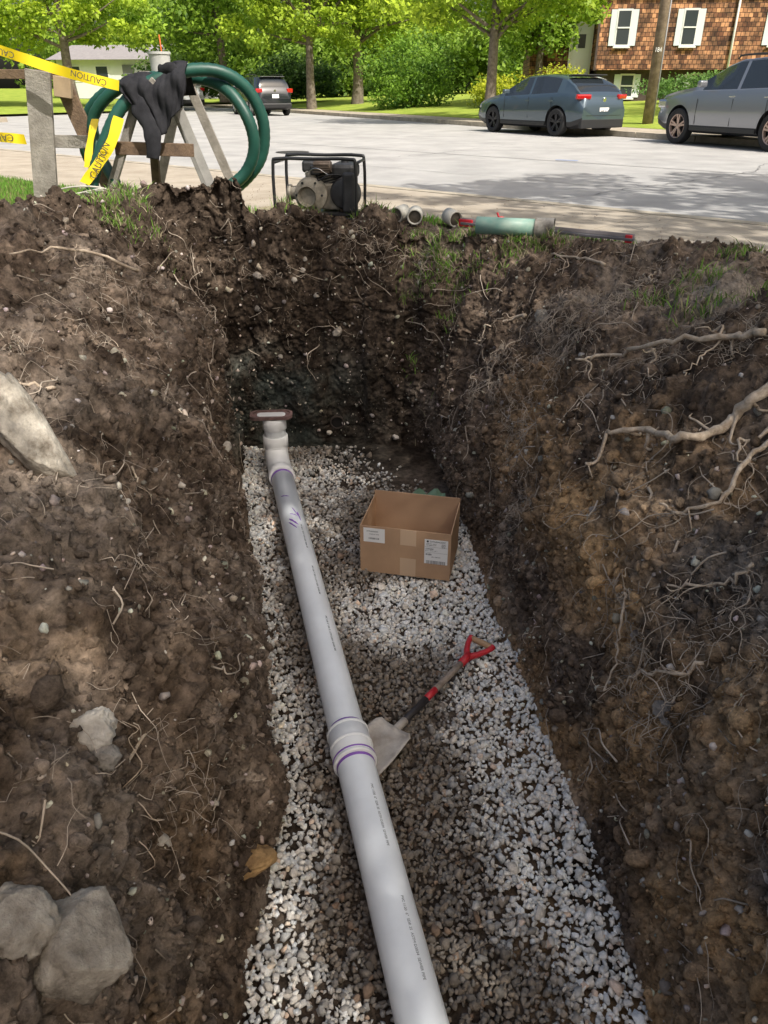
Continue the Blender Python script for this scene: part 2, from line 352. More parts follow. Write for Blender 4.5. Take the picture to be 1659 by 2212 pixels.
rock('boulder',(-1.85,2.3,-2.62),(.08,.09,.07),(.2,.1,1.3),(.18,.15,.12),(.52,.47,.40),9,off=-.01,wall=True)
rock('rock',(-1.70,2.3,-1.05),(.03,.03,.025),(.2,.1,.3),(.3,.26,.22),(.6,.55,.48),10,off=.01,wall=True)
rock('rock',(1.08,5.2,-.37),(.05,.045,.055),(0,0,0),(.25,.22,.18),(.5,.46,.4),12,off=.01,wall=True)
rock('rock',(1.18,2.1,-1.05),(.06,.06,.045),(0,.5,0),(.25,.22,.19),(.4,.36,.32),13,off=0)
rock('rock',(-1.0,6.2,-.3),(.04,.04,.03),(0,.5,0),(.35,.3,.25),(.5,.45,.4),14,off=.01); rock('rock',(-.4,6.2,-.75),(.04,.04,.05),(0,.5,0),(.3,.25,.2),(.45,.4,.34),15,off=.01)
rr_=random.Random(3)
for i in range(26):
    s_=rr_.uniform(.016,.036); y_=rr_.uniform(1.2,4.8); h_=rr_.uniform(.35,.9)
    if i>=20: rock('rock',(rr_.uniform(-1.2,.2),6.2,rr_.uniform(-1.2,.0)),(s_,s_*.8,s_*.9),(rr_.random(),rr_.random(),rr_.random()*3),(.26,.23,.2),(.5,.45,.39),20+i,off=.006,sub=3); continue
    rock('rock',(-.6-.9*h_,y_,-1.7+1.5*h_) if i<13 else (.9+1.0*h_,y_,-1.7+1.5*h_),(s_,s_*1.2,s_*.8),(rr_.random(),rr_.random(),rr_.random()*3),(.34,.3,.25),(.62,.57,.5),20+i,off=.004,sub=3)
# ------------------------------------------------------------ roots
RV=[];RF=[]
def add_root(P,r,seg=5,taper=.35):
    n=len(P); rad=[r*(1-(1-taper)*i/(n-1)) for i in range(n)]
    V,F,s=tube_geo(P,rad,seg); o=len(RV); RV.extend(V); RF.extend([tuple(i+o for i in f) for f in F])
def wander(p,n,step,down,out,jit):
    P=[]; p=Vector(p); d=Vector((random.uniform(-1,1),random.uniform(-1,1),random.uniform(-1,.6))).normalized()
    for i in range(n):
        q=near(p,out*(.3+random.random())); P.append(q); d=(d+Vector((random.gauss(0,jit),random.gauss(0,jit),random.gauss(0,jit)-down))).normalized(); p=q+d*step
    return P
ks=surfpts(3800,21,.15,1.1)
for j,k in enumerate(ks):
    k=int(k)
    if hF[k]<.45 and random.random()<.6: continue
    if sideF[k]<.5 and random.random()<.5: continue
    p=Qf[k]; lf=p[0]<-.3 and p[1]<5.6
    if random.random()<(.07 if lf else .14): P=wander(p,7,random.uniform(.05,.10),.15,.025,.25); add_root(catmull(P,3),random.uniform(.0022,.005),5)
    elif random.random()<(.4 if lf else .6): P=wander(p,5,random.uniform(.02,.06),.25,.025,.4); add_root(catmull(P,2),random.uniform(.0010,.0020),4)
for (bx,by,bz,n_) in [(.55,5.0,-.62,90),(.75,4.4,-.75,70),(.75,3.7,-1.05,50),(1.1,4.9,-.25,90),(1.2,4.5,-.35,100),(1.5,4.6,-.1,80),(1.9,3.6,-.1,80),(1.6,3.9,-.4,70),(1.2,2.6,-.8,60),(1.1,2.2,-1.0,70),(1.4,2.1,-.7,60),(-1.6,3.8,-.3,40),(-1.7,3.3,-.1,50),(-.2,6.2,-.05,60),(-1.0,6.2,-.3,30),(.3,6.1,-.15,60),(-1.05,2.3,-.7,30),(-.8,1.7,-1.0,35),(1.7,4.9,-.05,60),(-1.7,4.6,-.1,50)]:
    for j in range(n_):
        p=Vector((bx,by,bz))+Vector((random.gauss(0,.14),random.gauss(0,.14),random.gauss(0,.10)))
        P=wander(p,6,random.uniform(.02,.05),.3,.05,.45); add_root(catmull(P,2),random.uniform(.0010,.0022),4)
e=empty('tree_roots')
fastmesh('fine_roots',np.array([v[:] for v in RV]),np.array(RF),mat('fine_root',(.42,.35,.28),.85,var=.5,vscale=6,spec=.2),None,True,e)
def bigroot(pts,r,branches=0,off=.045,wall=False):
    P=[(onwall if wall else near)(p,r+off) for p in pts]; P=catmull(P,6); n=len(P)
    P=[p+Vector((random.gauss(0,.007),random.gauss(0,.007),random.gauss(0,.007))) for p in P]
    rad=[r*(1-.6*i/(n-1))*random.uniform(.8,1.2) for i in range(n)]
    tube('root',P,rad,M_root,e,8)
    for j in range(branches):
        s_=P[random.randrange(n//4,n)]; Q_=wander(s_,6,.05,.1,.04,.4); Q_[0]=s_; tube('rootlet',catmull(Q_,3),list(np.linspace(r*.35,r*.12,16)),M_root,e,5)
bigroot([(1.68,3,-.08),(1.58,3,-.13),(1.43,3,-.23),(1.30,3,-.34),(1.12,3,-.36),(.96,3,-.345)],.028,7,.06,True)
bigroot([(2.02,3.9,-.13),(1.80,3.9,-.14),(1.58,3.9,-.16),(1.25,3.9,-.22),(1.03,3.9,-.26)],.020,5,.05,True)
bigroot([(1.45,5.2,-.04),(1.3,5.2,.0),(1.07,5.2,.03)],.012,3,.03,True)
bigroot([(.197*5,5,1-.262*5),(.17*5,5,1-.27*5),(.129*5,5,1-.29*5)],.014,6,.05,True)
bigroot([(.56,1,.56),(.535,1,.52),(.509,1,.46),(.46,1,.447),(.411,1,.455)],.012,5,.05,True)
bigroot([(.585,1,.60),(.55,1,.56),(.53,1,.545),(.51,1,.51)],.010,3,.05,True)
bigroot([(2.4,3.9,.05),(2.15,3.7,.0),(2.3,3.3,.02)],.020,2)
bigroot([(-1.55,4.9,.0),(-1.85,4.7,.12),(-2.15,4.5,.16)],.012,2)
bigroot([(-1.62,3.6,-.32),(-1.8,3.6,-.27),(-2.0,3.6,-.24)],.009,3,.04,True)
bigroot([(-1.75,4.1,-.1),(-1.55,4.0,-.25),(-1.4,3.9,-.35)],.008,3)
bigroot([(-.9,1.75,-.8),(-.8,1.5,-.85),(-.75,1.3,-.95)],.006,4)
for i in range(24):
    y_=rr_.uniform(2.0,5.3); h_=rr_.uniform(.5,1.0); x_=.7+1.2*h_**2; s_=rr_.choice((-1,1)); l_=rr_.uniform(.12,.22)
    p=Vector((x_,y_,-1.74+1.74*h_)); dd_=Vector((rr_.uniform(-.8,.2),s_*.9,rr_.uniform(-.9,.2))).normalized()*l_
    bigroot([p,p+dd_,p+dd_*2+Vector((0,0,-.04)),p+dd_*2.7+Vector((-.05,.03,-.12))],rr_.uniform(.004,.008),2,.03)
for i in range(6):
    y_=rr_.uniform(1.8,5.2); h_=rr_.uniform(.5,1.0); p=Vector((-.6-1.2*h_**2,y_,-1.74+1.74*h_)); dd_=Vector((rr_.uniform(-.6,.6),rr_.uniform(-.9,.9),rr_.uniform(-.9,.1))).normalized()*.16
    bigroot([p,p+dd_,p+dd_*2,p+dd_*2.7+Vector((.03,.03,-.1))],rr_.uniform(.003,.005),1,.03)
# broken drain mouth in the end wall
dm=empty('old_drain'); c_=near((-.42,6.12,-1.56),0)
V1=tube('clay_ring',[c_+Vector((0,.05,0)),c_+Vector((0,-.02,0))],.06,mat('clay',(.06,.045,.036),.9,var=.3),dm,20,caps=False); md=V1.modifiers.new('s','SOLIDIFY'); md.thickness=.009
lathe('dark_bore',[(0,0),(.055,0),(.057,.03)],mat('bore',(.01,.008,.007),1),dm,c_+Vector((0,-.005,0)),(R(-90),0,0),20)
# ============================================================ ground, road, kerbs
P0=np.array([3.25,6.73]); dr=np.array([-.755,.656]); nr=np.array([.656,.755])
def cp(a,b,z=0): q=P0+dr*a-nr*b; return (q[0],q[1],z)
o=400
mkobj('ground',[(-o,-o,-.16),(o,-o,-.16),(o,o,-.16),(-o,o,-.16),(-3.2,-2.3,-.16),(3.2,-2.3,-.16),(3.2,6.9,-.16),(-3.2,6.9,-.16)],[(0,1,5,4),(1,2,6,5),(2,3,7,6),(3,0,4,7)],M_lawnfar)
AW=3.1; BW=2.45   # wide apron part of the walk
aa=np.arange(-14,30,.12); bb=np.arange(1.6,16,.12)
AA,BB=np.meshgrid(aa,bb,indexing='ij'); q=P0[None,None]+dr*AA[...,None]-nr*BB[...,None]
hole=F2[::10,2:4]+od[::10]*.55
def inpoly(x,y,poly):
    r=np.zeros(x.shape,bool); j=len(poly)-1
    for i in range(len(poly)):
        xi,yi=poly[i];xj,yj=poly[j]
        c=((yi>y)!=(yj>y))&(x<(xj-xi)*(y-yi)/(yj-yi+1e-12)+xi); r^=c; j=i
    return r
ins=inpoly(q[...,0],q[...,1],hole)|((AA>AW-.05)&(BB<BW-.1))
pz=np.stack([q[...,0].ravel(),q[...,1].ravel(),np.zeros(q[...,0].size)],1)
def lawnz(x,y): return .05*np.exp(-((x+2.0)/1.4)**2-((y-7.2)/.6)**2)
lz=(.03*fbm(pz,1.2,2,500)*np.clip((BB.ravel()-1.6)/.5,0,1)*.6+lawnz(pz[:,0],pz[:,1])*np.clip((BB.ravel()-2.4)/.4,0,1))
ii=np.arange(AA.size).reshape(AA.shape); cells=np.stack([ii[:-1,:-1],ii[1:,:-1],ii[1:,1:],ii[:-1,1:]],-1)
okc=~(ins[:-1,:-1]|ins[1:,:-1]|ins[1:,1:]|ins[:-1,1:])
pz[:,2]=lz; fq=cells[okc][:,::-1]
t_=np.cross(pz[fq[0,1]]-pz[fq[0,0]],pz[fq[0,2]]-pz[fq[0,0]])
if t_[2]<0: fq=fq[:,::-1]
fastmesh('lawn',pz,fq,M_lawn,None,True)
def strip(name,a0,a1,b0,b1,z0,z1,m):
    v=[cp(a0,b0,z1),cp(a1,b0,z1),cp(a1,b1,z1),cp(a0,b1,z1),cp(a0,b0,z0),cp(a1,b0,z0),cp(a1,b1,z0),cp(a0,b1,z0)]
    return mkobj(name,v,[(0,1,2,3),(4,7,6,5),(0,4,5,1),(1,5,6,2),(2,6,7,3),(3,7,4,0)],m)
sw=empty('sidewalk')
a_=-14
while a_<40:
    wide=a_>AW-.3
    o=strip('slab',a_,a_+1.49,.16,(BW if wide else 1.62),-.12,.012,M_conc); o.parent=sw; a_+=1.5
kb=empty('kerb'); a_=-14
while a_<40:
    o=strip('kerb_stone',a_,a_+1.99,0,.15,-.14,.016,M_curb); o.parent=kb; a_+=2
FC=np.array([6.4,21.6]); fd=np.array([-.44,.898]); 
def fcp(a,b,z):
    d2=fd; nb=np.array([fd[1],-fd[0]]); q=FC+d2*a+nb*b; return (q[0],q[1],z)
mkobj('road',[cp(-16,-.0,-.10),fcp(-26,0,-.10),fcp(0,0,-.10),fcp(75,0,-.10),(-90,90,-.10),(-90,45,-.1),cp(40,0,-.10)],[(0,1,2,3,4,5,6)],M_asph)
me=bpy.data.objects['road'].data
if me.polygons[0].normal.z<0: me.flip_normals()
def fline(name,p,q,w,m,z=-.095):
    p=Vector(p);q=Vector(q);n=Vector((-(q-p).y,(q-p).x,0)).normalized()*w/2
    return mkobj(name,[(p.x-n.x,p.y-n.y,z),(q.x-n.x,q.y-n.y,z),(q.x+n.x,q.y+n.y,z),(p.x+n.x,p.y+n.y,z)],[(0,1,2,3)],m)
M_tar=mat('tar',(.19,.185,.18),.8); M_dirtroad=mat('road_dust',(.42,.36,.29),.95,col2=(.50,.45,.38),vscale=4,bump=.3,bscale=60)
rd=empty('road_markings')
def wiggly(name,p,q,w,m,z,sd):
    rs=random.Random(sd); p=Vector(p);q=Vector(q); n=Vector((-(q-p).y,(q-p).x,0)).normalized(); N_=60; off=0; V=[]
    for i in range(N_+1):
        off+=rs.gauss(0,.03); c=p.lerp(q,i/N_)+n*off; ww=w*rs.uniform(.4,1.2)/2; V+=[(c.x-n.x*ww,c.y-n.y*ww,z),(c.x+n.x*ww,c.y+n.y*ww,z)]
    return mkobj(name,V,[(2*i,2*i+2,2*i+3,2*i+1) for i in range(N_)],m)
for nm,p,q_,w_,m_ in [('seam',(12,6,0),(-20,36,0),.035,M_tar),('gutter_dust',cp(-12,-.22),cp(30,-.22),.4,M_dirtroad)]:
    o=fline(nm,p,q_,w_,m_); o.parent=rd
for i,(p,q_) in enumerate([((5,8.4,0),(-12,25,0)),((9,12,0),(-8,33,0)),((2,9.2,0),(6.5,14,0)),((-2,13,0),(3,19,0))]): wiggly('crack',p,q_,.018,M_tar,-.0905,i).parent=rd
fline('blue_mark',(3.0,14.6,0),(3.35,14.4,0),.06,mat('blue_paint',(.05,.2,.6),.7),-.086).parent=rd
lathe('manhole_cover',[(0,0),(.3,0),(.33,-.002)],mat('iron',(.09,.08,.07),.6,metal=.5,bump=.5,bscale=30),rd,(-1.8,16.5,-.086))
n=1500; a1_=RNG.uniform(-4,6,n); b1_=2.2-RNG.exponential(.5,n); gpp=P0+dr*a1_[:,None]-nr*b1_[:,None]; kk=(b1_>.1)&(b1_<2.4)
cz=RNG.uniform(.002,.008,n); scatter('loose_grit',hulls(6,44,12),np.column_stack([gpp,np.full(n,.014)])[kk],cz[kk],(np.array([.30,.24,.18])*RNG.uniform(.6,1.6,(n,1)))[kk],M_clod,9)
fk=empty('far_kerb'); a_=-26
while a_<70:
    v=[fcp(a_,0,.03),fcp(a_+1.97,0,.03),fcp(a_+1.97,.16,.03),fcp(a_,.16,.03),fcp(a_,0,-.14),fcp(a_+1.97,0,-.14),fcp(a_+1.97,.16,-.14),fcp(a_,.16,-.14)]
    mkobj('kerb_stone',v,[(0,1,2,3),(4,7,6,5),(0,4,5,1),(1,5,6,2),(2,6,7,3),(3,7,4,0)],M_curb,False,fk); a_+=2
mkobj('far_sidewalk',[fcp(-26,.16,.02),fcp(70,.16,.02),fcp(70,1.5,.04),fcp(-26,1.5,.04)],[(0,1,2,3)],M_conc)
ga=np.arange(-30,90,1.0); gb=np.concatenate([[1.5],np.arange(2,70,1.0)])
GA,GB=np.meshgrid(ga,gb,indexing='ij'); nb=np.array([fd[1],-fd[0]])
qq=FC+fd*GA[...,None]+nb*GB[...,None]
def farz(b): return .04+.72*(1-np.exp(-np.maximum(b-1.5,0)/9))+.004*b
fz=farz(GB.ravel()); fp=np.stack([qq[...,0].ravel(),qq[...,1].ravel(),fz],1)
ii=np.arange(GA.size).reshape(GA.shape); fcell=np.stack([ii[:-1,:-1],ii[1:,:-1],ii[1:,1:],ii[:-1,1:]],-1).reshape(-1,4)
t_=np.cross(fp[fcell[0,1]]-fp[fcell[0,0]],fp[fcell[0,2]]-fp[fcell[0,0]])
if t_[2]<0: fcell=fcell[:,::-1]
fastmesh('far_lawn',fp,fcell,M_lawnfar,None,True)
def gzfar(x,y):
    b=(np.array([x,y])-FC)@nb; return float(farz(b)) if b>1.5 else .03
mkobj('left_lawn',[(-95,42,.02),(-17,38,-.0),(-13.8,44,0),(-17.5,58,.3),(-22,75,1.0),(-95,75,1.0)],[(0,1,2,3,4,5)],M_lawnfar)
mkobj('corner_sidewalk',[(-26,27,.03),(-14.6,31,.03),(-14.2,32.2,.03),(-14.8,33.5,.03),(-28,34,.03),(-26,27,-.14),(-14.6,31,-.14),(-14.2,32.2,-.14),(-14.8,33.5,-.14),(-28,34,-.14)],[(0,1,2,3,4),(0,5,6,1),(1,6,7,2),(2,7,8,3),(3,8,9,4)],M_conc)
# ============================================================ grass blades
def blades(name,pos,h,cols,seed,lean=.5,wd=.0035):
    rs=np.random.default_rng(seed); n=len(pos); an=rs.uniform(0,2*np.pi,n); ld=rs.uniform(0,2*np.pi,n); le=rs.uniform(0,lean,n)*h
    ww=wd*rs.uniform(.7,1.5,n); dx=np.stack([np.cos(an)*ww,np.sin(an)*ww,0*an],1); L=np.stack([np.cos(ld)*le,np.sin(ld)*le,h],1)
    mid=pos+L*np.array([.35,.35,.6]); tip=pos+L
    V=np.stack([pos-dx,pos+dx,mid+dx*.8,mid-dx*.8,tip],1).reshape(-1,3); o=np.arange(n)*5
    F=np.concatenate([np.stack([o,o+1,o+2],1),np.stack([o,o+2,o+3],1),np.stack([o+3,o+2,o+4],1)])
    return fastmesh(name,V,F,M_grass,np.repeat(cols,5,0))
n=70000; ga_=RNG.uniform(-3,9.5,n); gb_=1.65+RNG.uniform(0,1,n)**1.2*3.6
gp=P0+dr*ga_[:,None]-nr*gb_[:,None]; gx_,gy_=gp[:,0],gp[:,1]
kp=~inpoly(gx_,gy_,F2[::10,2:4]+od[::10]*.42)&(gy_>4.4)&~((ga_>AW-.05)&(gb_<BW)); pn=fbm(np.stack([gx_,gy_,gx_*0],1),2.2,3,610); thin=np.where(gx_>-1.2,.12,-.35); kp&=(pn>thin+RNG.normal(0,.12,n))
gx_,gy_=gx_[kp],gy_[kp]; n=len(gx_)
gcol=np.array([.15,.31,.045])*RNG.uniform(.5,1.5,(n,1)); dry=RNG.random(n)<.2; gcol[dry]=np.array([.32,.28,.14])*RNG.uniform(.6,1.2,(dry.sum(),1))
zz=lawnz(gx_,gy_)
for i in range(n):
    if abs(gx_[i])<3.4 and gy_[i]<7.3:
        h_=bvh.ray_cast(Vector((gx_[i],gy_[i],2)),Vector((0,0,-1)))
        if h_[0] and h_[0].z>zz[i]: zz[i]=h_[0].z-.005
blades('grass',np.stack([gx_,gy_,zz],1),RNG.uniform(.025,.07,n),gcol,5)
TP=[]
for (x,y,nn_) in [(-1.95,5.8,420),(-1.78,5.95,260),(-2.1,6.3,500),(-.75,6.5,350),(.28,6.25,380),(.45,6.12,500),(.62,6.0,260),(.95,5.9,240),(1.2,5.8,240),(1.95,4.6,160),(2.2,4.9,160),(1.62,4.5,140),(1.75,4.2,120),(-.1,6.45,160),(2.1,4.0,140)]:
    for j in range(nn_):
        xx,yy=random.gauss(x,.09),random.gauss(y,.06); h_=bvh.ray_cast(Vector((xx,yy,2)),Vector((0,0,-1)))
        if h_[0]: TP.append((xx,yy,h_[0].z-.004))
TP=np.array(TP); tc_=np.array([.18,.33,.05])*RNG.uniform(.5,1.5,(len(TP),1)); dry=RNG.random(len(TP))<.4; tc_[dry]=np.array([.38,.33,.2])*RNG.uniform(.6,1.2,(dry.sum(),1))
blades('grass_tufts',TP,RNG.uniform(.03,.09,len(TP)),tc_,9,1.5)
# ============================================================ PVC pipe
pp=empty('sewer_pipe')
def line_pt(y,z=-1.6): return Vector((pipex(y),y,z))
pd=Vector((.232,-1,0)).normalized()
tube('pipe_barrel',[line_pt(5.30),line_pt(4.0),line_pt(2.6),line_pt(1.2),line_pt(-.9)],.084,M_pvc,pp,40)
cpos=line_pt(2.47)
def ring(name,c,d,w_,r,m): return tube(name,[c-d*w_/2,c-d*(w_/2-.003),c+d*(w_/2-.003),c+d*w_/2],[r-.004,r,r,r-.004],m,pp,40)
M_fit=mat('pvc_fitting',(.88,.89,.89),.3,spec=.5)
ring('coupling',cpos,pd,.19,.0955,M_fit); ring('coupling_lip',cpos,pd,.02,.099,M_fit)
ring('coupling_lip2',cpos+pd*.088,pd,.018,.098,M_fit); ring('coupling_lip3',cpos-pd*.088,pd,.018,.098,M_fit)
ring('primer_band',cpos-pd*.105,pd,.026,.0852,M_purple); ring('primer_band2',cpos+pd*.106,pd,.02,.0855,M_purple)
ring('primer_band3',cpos+pd*.07,pd,.012,.0975,M_purple)
el=[line_pt(5.22),line_pt(5.36),line_pt(5.46,-1.585),line_pt(5.53,-1.54),line_pt(5.56,-1.46)]
tube('sweep',el,.0915,M_fit,pp,40,cr=5)
ring('sweep_socket',line_pt(5.24),pd,.09,.099,M_fit); ring('primer_band4',line_pt(5.17),pd,.03,.0855,M_purple)
rc=line_pt(5.56)
def vring(name,z0,z1,r,m): return tube(name,[(rc.x,rc.y,z0),(rc.x,rc.y,z0+.004),(rc.x,rc.y,z1-.004),(rc.x,rc.y,z1)],[r-.005,r,r,r-.005],m,pp,40)
vring('riser_socket',-1.5,-1.40,.099,M_fit); vring('riser',-1.42,-1.25,.0845,M_pvc); vring('cleanout_hub',-1.345,-1.25,.094,M_fit)
tube('stub',[line_pt(5.45,-1.6),line_pt(5.66,-1.62)],.09,M_fit,pp,32)
def onpipe(y,ang,r=.0852):
    c=line_pt(y); s_=Vector((1,.232,0)).normalized()
    n_=(s_*math.sin(ang)+Vector((0,0,1))*math.cos(ang)); return c+n_*r,n_
def pipetext(y,s,size):
    p_,n_=onpipe(y,R(22),.0846); xa=pd; ya=n_.cross(xa); Mx=Matrix((xa,ya,n_)).transposed()
    text('print',s,size,p_,Mx,M_print,pp,ext=.0006)
for y_ in (4.2,3.7,3.2,2.05,1.55,1.05): pipetext(y_,'PVC 1120  6"  SDR 35  ASTM D3034  SEWER PIPE',.0145)
for (y0,a0,y1,a1,w_) in [(4.78,-38,4.74,2,.005),(4.50,-18,4.46,18,.004),(4.58,0,4.44,25,.004),(4.44,-25,4.34,10,.008),(4.40,-30,4.30,0,.006),(4.52,20,4.40,28,.005)]:
    P=[onpipe(y0+(y1-y0)*t,R(a0+(a1-a0)*t),.0832)[0] for t in np.linspace(0,1,7)]; tube('primer_mark',P,[w_*.3,w_*.8,w_,w_*.7,w_*.9,w_*.6,w_*.3],M_purple,pp,6)
cp_=empty('cleanout_plate',(rc.x-.02,rc.y,-1.243),R(4))
def rrect(w_,h_,r,n=8):
    out=[]
    for (cx,cy,a0) in ((w_/2-r,h_/2-r,0),(-w_/2+r,h_/2-r,90),(-w_/2+r,-h_/2+r,180),(w_/2-r,-h_/2+r,270)):
        for i in range(n+1): a=R(a0+90*i/n); out.append((cx+r*math.cos(a),cy+r*math.sin(a)))
    return out
def plate(name,w_,h_,r,z0,z1,m,par):
    o=rrect(w_,h_,r); n_=len(o); V=[(x,y,z0) for x,y in o]+[(x,y,z1) for x,y in o]
    return mkobj(name,V,[tuple(range(n_))[::-1],tuple(range(n_,2*n_))]+[(i,(i+1)%n_,n_+(i+1)%n_,n_+i) for i in range(n_)],m,False,par)
M_rust=mat('rusty_plate',(.08,.05,.045),.6,col2=(.22,.13,.12),vscale=20,bump=.3,bscale=60)
plate('base',.33,.17,.06,0,.012,M_rust,cp_)
o1=rrect(.33,.17,.06);o2=rrect(.29,.13,.045); n_=len(o1)
V=[(x,y,.012) for x,y in o1]+[(x,y,.022) for x,y in o1]+[(x,y,.022) for x,y in o2]+[(x,y,.012) for x,y in o2]
mkobj('rim',V,[(k*n_+i,k*n_+(i+1)%n_,(k+1)*n_+(i+1)%n_,(k+1)*n_+i) for k in range(3) for i in range(n_)],M_rust,False,cp_)
plate('insert',.22,.08,.035,.0125,.018,mat('grey_insert',(.7,.7,.7),.5),cp_)
# ============================================================ cardboard box
bx=empty('cardboard_box',(.13,4.0,-1.69),math.atan2(-.12,.56))
M_card=mat('cardboard',(.47,.305,.19),.85,var=.08,vscale=4,bump=.08,bscale=60,spec=.15)
M_cardi=mat('cardboard_inner',(.48,.31,.195),.85,var=.05,vscale=4,spec=.15)
W_,D_,H_=.57,.42,.335; t=.006
def panel(nm,s,l,m=M_card): return box(nm,s,l,m,bx)
panel('front',(W_,t,H_),(0,0,H_/2)); panel('back',(W_,t,H_+.03),(0,D_,H_/2+.015),M_cardi); panel('left',(t,D_-t,H_),(-W_/2+t/2,D_/2,H_/2)); panel('right',(t,D_-t,H_),(W_/2-t/2,D_/2,H_/2)); panel('base',(W_-2*t,D_-t,t),(0,D_/2,t/2))
M_tape=mat('packing_tape',(.60,.43,.29),.35,spec=.5); M_lab=mat('label',(.85,.85,.85),.6)
fy_=-t/2
box('tape',(.10,.001,.11),(.02,fy_-.001,H_-.055),M_tape,bx); box('tape_low',(.10,.001,.13),(.02,fy_-.001,.066),M_tape,bx)
box('label_small',(.135,.001,.10),(-.195,fy_-.001,H_-.062),M_lab,bx); box('label_big',(.145,.001,.175),(.195,fy_-.001,H_-.135),M_lab,bx)
tf=(R(90),0,0); yl=fy_-.0022
text('label_text','DYNAMODIC',.012,(-.205,yl,H_-.035),tf,M_ink,bx); text('label_text','4 PACK 6" WYE',.009,(-.195,yl,H_-.055),tf,M_ink,bx)
def bars(cx,cz,w_,h_,n_,sd):
    rs=random.Random(sd); x=cx-w_/2; V=[];F=[]
    while x<cx+w_/2-.002:
        b_=rs.choice([.0012,.002,.003]); k=len(V); V+=[(x,yl,cz-h_/2),(x+b_,yl,cz-h_/2),(x+b_,yl,cz+h_/2),(x,yl,cz+h_/2)]; F.append((k,k+1,k+2,k+3)); x+=b_+rs.choice([.0014,.0022,.003])
    mkobj('barcode',V,F,M_ink,False,bx)
bars(-.195,H_-.085,.07,.012,20,1); bars(.195,.07+.055,.12,.024,30,2); bars(.150,H_-.155,.04,.012,9,3); bars(.155,H_-.115,.05,.01,9,4)
text('label_text','DYNAMODIC',.016,(.205,yl,H_-.062),tf,M_ink,bx); lathe('label_mark',[(0,0),(.007,0),(.007,.0006)],M_ink,bx,(.142,yl,H_-.062),(R(90),0,0),16)
for i,(s_,z_) in enumerate([('SHIP TO: 1420-3',.079),('PO 0085512 771',.089),('QTY 1  CTN 1 OF 1',.128),('(00) 1 0081234',.172)]): text('label_text',s_,.009,(.165 if i<3 else .195,yl,H_-z_),tf,M_ink,bx)
text('label_text','FROM\nUNIT 4\n60183',.009,(.24,yl,H_-.087),tf,M_ink,bx)
mkobj('label_rule',[(.125,yl,H_-.1),(.265,yl,H_-.1),(.265,yl,H_-.1012),(.125,yl,H_-.1012)],[(0,1,2,3)],M_ink,False,bx); mkobj('label_rule',[(.125,yl,H_-.14),(.265,yl,H_-.14),(.265,yl,H_-.1412),(.125,yl,H_-.1412)],[(0,1,2,3)],M_ink,False,bx)
bm=bmesh.new(); bmesh.ops.create_grid(bm,x_segments=14,y_segments=10,size=.5)
V=np.array([v.co[:] for v in bm.verts]); z=.07*np.abs(fbm(V,3.5,2,31))+.05
for v,zz_ in zip(bm.verts,z): v.co=Vector((v.co.x*.36,v.co.y*.22,zz_*1.6))
me=bpy.data.meshes.new('green_rag'); bm.to_mesh(me); bm.free(); me.materials.append(mat('green_cloth',(.13,.22,.15),.8)); me.shade_smooth()
o=bpy.data.objects.new('green_rag',me); COL.objects.link(o); o.location=(.25,4.66,-1.62); o.rotation_euler=(R(14),0,0)
# ============================================================ shovel
sv=empty('shovel')
M_redp=mat('red_paint',(.52,.025,.035),.4,var=.25,vscale=12); M_shaft=mat('shaft_wood',(.16,.12,.09),.7,col2=(.34,.28,.23),vscale=14,bump=.2); M_steel=mat('dusty_steel',(.30,.255,.21),.6,metal=.15,col2=(.58,.53,.47),vscale=8,bump=.2)
a=Vector((.07,2.66,-1.655)); b=Vector((.45,3.13,-1.61)); dv_=(b-a).normalized(); sd_=dv_.cross(Vector((0,0,1))).normalized()
tube('shaft_dark',[a-dv_*.04,a+dv_*.22],.018,mat('socket',(.035,.03,.03),.5),sv,16); tube('shaft_red',[a+dv_*.215,a+dv_*.30],.0176,M_redp,sv,16); tube('shaft',[a+dv_*.29,b-dv_*.04],.0172,M_shaft,sv,16)
tube('d_socket',[b-dv_*.08,b],[.021,.024],M_redp,sv,16)
for s_ in (-1,1): tube('d_arm',[b-dv_*.02,b+dv_*.03+sd_*s_*.035,b+dv_*.09+sd_*s_*.062,b+dv_*.125+sd_*s_*.066],[.02,.016,.014,.018],M_redp,sv,12,cr=4)
gc_=b+dv_*.118; tube('grip',[gc_-sd_*.062,gc_,gc_+sd_*.062],[.016,.018,.016],mat('grip_wood',(.42,.27,.15),.6),sv,14,cr=3)
V=[];F=[];nu,nv=13,15
up_=sd_.cross(dv_).normalized()
if up_.z<0: up_=-up_
for i in range(nv):
    tt=i/(nv-1)
    for j in range(nu):
        s_=(j/(nu-1)-.5)*2; wd=.118*(.72 if tt==0 else min(1,.86+.25*tt))
        p=a-dv_*(.02+.30*tt-.02*abs(s_)**2*(tt>.9))+sd_*s_*wd+up_*(.035*s_*s_-.006+.012*(1-tt)*(1-abs(s_))*2)
        V.append(p)
for i in range(nv-1):
    for j in range(nu-1): q_=i*nu+j; F.append((q_,q_+1,q_+nu+1,q_+nu))
o=mkobj('blade',V,F,M_steel,True,sv); md=o.modifiers.new('s','SOLIDIFY'); md.thickness=.003
tube('blade_socket',[a+dv_*.05,a-dv_*.04,a-dv_*.13],[.02,.021,.006],M_steel,sv,12,cr=3)
